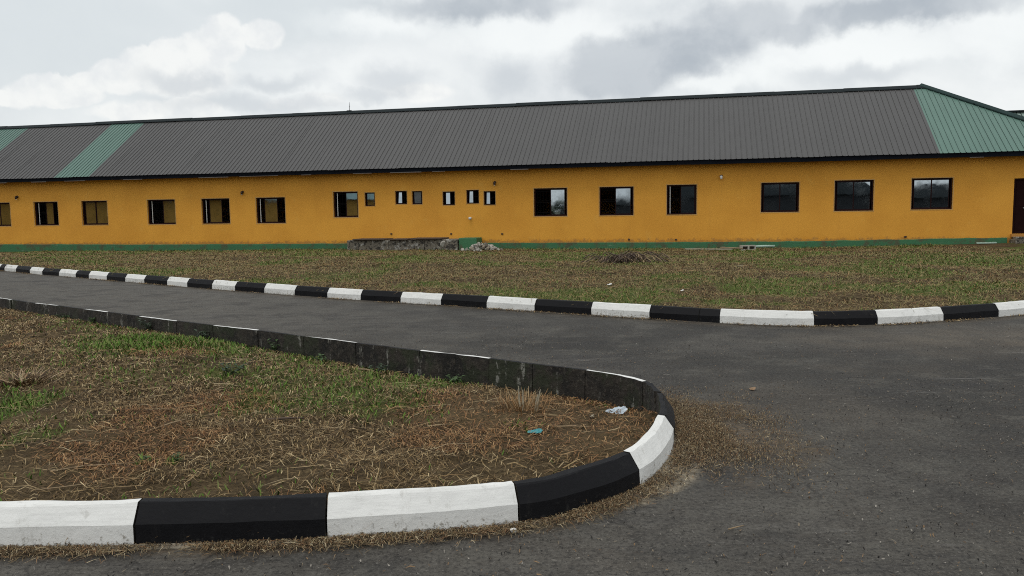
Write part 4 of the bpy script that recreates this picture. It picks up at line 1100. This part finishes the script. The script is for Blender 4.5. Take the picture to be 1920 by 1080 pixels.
stick('pale stick leaning against the mossy kerb behind the grass', [(-1.62, 8.20, .01), (-1.52, 8.12, .02), (-1.42, 8.08, .015)], .008)


def crumple(nm, label, cat, x_, y_, z_, sx, sy, h, m, seed, res=26):
    V = []; u = np.linspace(-1, 1, res); r = random.Random(seed)
    for i in range(res):
        for j in range(res):
            a, b_ = u[i], u[j]
            rr = min(1.0, math.hypot(a, b_)); k_ = (1 if rr == 0 else max(abs(a), abs(b_)) / max(1e-6, math.hypot(a, b_)))
            e = .75 + .5 * float(vnoise(math.atan2(b_, a) * 1.6 + 9, seed, 2))
            rg = abs(float(fbm(a * 2.0 + 7, b_ * 2.0 + 3, 1.0, seed)) - .5) * 2; r2_ = abs(float(vnoise(a * 3.3 + 2, b_ * 3.3, seed + 3)) - .5) * 2
            zz = h * (.55 - .5 * rr ** 2 + .75 * max(0, a - .1) * (1 - .5 * abs(b_)) + .22 * r2_ - .45 * rg)
            V.append((a * k_ * sx * e, b_ * k_ * sy * e, .006 + max(0, zz)))
    mb = MB(); mb.v = V; mb.f = [tuple(q) for q in grid_faces(res, res).tolist()]; mb.m = [0] * len(mb.f)
    o = mb.build(nm, m, None); o.location = (x_, y_, z_)
    return tag(o, label, cat)


bag = crumple('plastic_bag', 'crumpled white plastic bag caught against the inside of the curved kerb', 'plastic bag', .83, 6.36, float(z_island(.83, 6.36)), .085, .06, .055, M['bag'], 4)
crumple('plastic_wrapper', 'crumpled teal plastic wrapper lying on the brown straw', 'wrapper', .15, 5.52, float(z_island(.15, 5.52)) + .01, .050, .035, .030, M['teal'], 8)
crumple('dry_leaf', 'single tan dry leaf lying on the asphalt beyond the nose', 'leaf', 2.11, 6.95, .003, .024, .035, .028, M['leafbrown'], 3, 8)
crumple('paper_scrap', 'small tan scrap lying on straw below the white bag', 'scrap', .61, 6.10, float(z_island(.61, 6.1)) + .006, .018, .028, .02, M['wood'], 5, 7)
crumple('paper_scrap', 'white scrap on the far lawn near the kerb, left of the bright green patch', 'scrap', 1.93, 15.77, float(z_lawn(1.93, 15.77)), .05, .05, .04, M['pvc'], 6, 7)
crumple('paper_scrap', 'small white scrap on dark soil just left of the bright green lawn patch', 'scrap', 3.11, 14.56, float(z_lawn(3.11, 14.56)), .03, .03, .03, M['pvc'], 7, 7)
crumple('paper_scrap', 'pale scrap lying on the lawn below the green block and rubble', 'scrap', .07, 19.85, float(z_lawn(.07, 19.85)), .05, .05, .03, M['wood'], 9, 7)
o = crumple('paper_scrap', 'flat pale scrap on the lawn below the hollow block', 'scrap', 6.2, 21.6, float(z_lawn(6.2, 21.6)), .16, .10, .03, M['wood'], 12, 7)
sm = bpy.data.objects.new('pebble', stones[1].copy()); sm.data.materials[0] = M['pvc']; COL.objects.link(sm); sm.location = (-.01, 3.86, .018); sm.scale = (.024, .02, .026)
tag(sm, 'white pebble on the asphalt at the foot of the white front kerb stone', 'pebble')

# pulled-up dead fronds heaped on the lawn
bx, by = 3.45, 24.25
BP = tag(empty('brush_pile', (bx, by, float(z_lawn(bx, by)))), 'low heap of dead dark fronds lying on the lawn in front of the wall', 'brush pile')
fr = []
for k in range(6):
    r = random.Random(40 + k); mb = MB(); L = r.uniform(.55, .95); hh = r.uniform(.22, .40); pts = [Vector((L * t, 0, hh * math.sin(math.pi * min(1, t * 1.05)) * (1 - .2 * t))) for t in np.linspace(0, 1, 7)]
    mb.tube(pts, [.016, .014, .012, .010, .008, .006, .004], 5)
    for q in range(1, 7):
        for sd_ in (-1, 1):
            p_ = pts[q]; mb.add([p_, p_ + Vector((.10, sd_ * .03, -.03)), p_ + Vector((.20, sd_ * .10, -.11)), p_ + Vector((.08, sd_ * .05, -.05))], [(0, 1, 2, 3)])
    me = mb.mesh('frond'); me.materials.append(M['stickdark' if k not in (2, 4) else 'stick']); fr.append(me)
for k in range(80):
    o = bpy.data.objects.new('frond', fr[k % 6]); COL.objects.link(o); o.parent = BP
    o.location = (random.gauss(0, .40), random.gauss(0, .18), random.uniform(-.02, .05)); o.rotation_euler = (random.uniform(-.3, .3), random.uniform(-.15, .15), random.choice((0, math.pi)) + random.gauss(0, .7)); q = random.uniform(.55, 1.0); o.scale = (q, q, q)

# ------------------------------------------------------------------ what the window glass mirrors: the blocks across the drive and a palm
def block(label, x0, x1, y0, y1, eave, ridge, roofm, rz, loc, doors=False, hip=2.5, wallm='shadewall'):
    r_ = tag(empty('long_building', loc, rz), label, 'building')
    mb = MB(); mb.box(x0, x1, y0, y1, -.4, eave); mb.build('wall', M[wallm], r_)
    mb = MB(); ov = .6; ym = (y0 + y1) / 2
    A = [(x0 - ov, y0 - ov, eave), (x1 + ov, y0 - ov, eave), (x1 + ov, y1 + ov, eave), (x0 - ov, y1 + ov, eave), (x0 + hip, ym, ridge), (x1 - hip, ym, ridge)]
    mb.add(A, [(0, 1, 5, 4), (1, 2, 5), (2, 3, 4, 5), (3, 0, 4), (3, 2, 1, 0)]); mb.build('roof', roofm, r_)
    if doors:
        n_ = int((x1 - x0) / 3.2)
        for k in range(n_):
            xx = x0 + 1.2 + k * 3.2; mb = MB()
            if k % 2:
                mb.box(xx, xx + 1.0, y0 - .05, y0 - .01, -.2, 2.0); mb.build('door', M['door'], r_)
            else:
                mb.box(xx, xx + 1.4, y0 - .04, y0 - .01, .9, 2.0); mb.build('window', M['glass'], r_)
    return r_


v_ = Vector((16, -33, 0)); ax = math.atan2(-33, 16)
block('yellow side block with a teal roof seen only as a reflection in the left windows', 0, 34, 0, 7, 2.9, 5.4, M['tealroof'], ax, (-48, 34, 0), True, 2.5, 'yellow')
block('long dark roofed block across the drive seen only mirrored in the right windows', -17, 12.6, -47, -40, 3.2, 5.9, M['dusk'], math.pi * 0, (0, 0, 0), False, 3)
block('lower block across the drive mirrored in the last window by the door', 13.4, 34, -49, -41, 2.6, 4.35, M['dusk'], 0, (0, 0, 0), False, 4)
block('small far block mirrored in the second wide window right of the small ones', -44, -27, -84, -75, 2.6, 4.0, M['dusk'], 0, (0, 0, 0), False, 6)

PT = tag(empty('palm_tree', (-21.5, -18.5, 0)), 'short palm seen only mirrored in the window right of the small ones', 'palm tree')
mb = MB(); mb.tube([(0, 0, -.3), (.05, 0, .8), (.1, .05, 1.95)], [.28, .24, .2], 10); mb.build('trunk', M['bark'], PT)
for k in range(16):
    a = k * 2.4; L = random.uniform(2.8, 3.9); el = random.uniform(.15, 1.1); mb = MB()
    pts = [Vector((.1 + math.cos(a) * L * t * math.cos(el * (1 - .3 * t)), .05 + math.sin(a) * L * t * math.cos(el), 1.9 + L * t * math.sin(el) - 1.3 * L * .5 * t * t)) for t in np.linspace(0, 1, 10)]
    mb.tube(pts, [.035 - .003 * q for q in range(10)], 5)
    for q in range(1, 10):
        for u in (0, .5):
            p_ = pts[q - 1].lerp(pts[q], u); dv = (pts[q] - pts[q - 1]).normalized(); sv = dv.cross(Vector((0, 0, 1))).normalized()
            for sg in (-1, 1):
                e_ = p_ + sv * sg * .55 + dv * .35 - Vector((0, 0, .28)); m2 = p_ + sv * sg * .28 + dv * .15
                mb.add([p_, m2 + dv * .07, e_, m2 - dv * .07], [(0, 1, 2, 3)])
    mb.build('frond', M['palm'], PT)
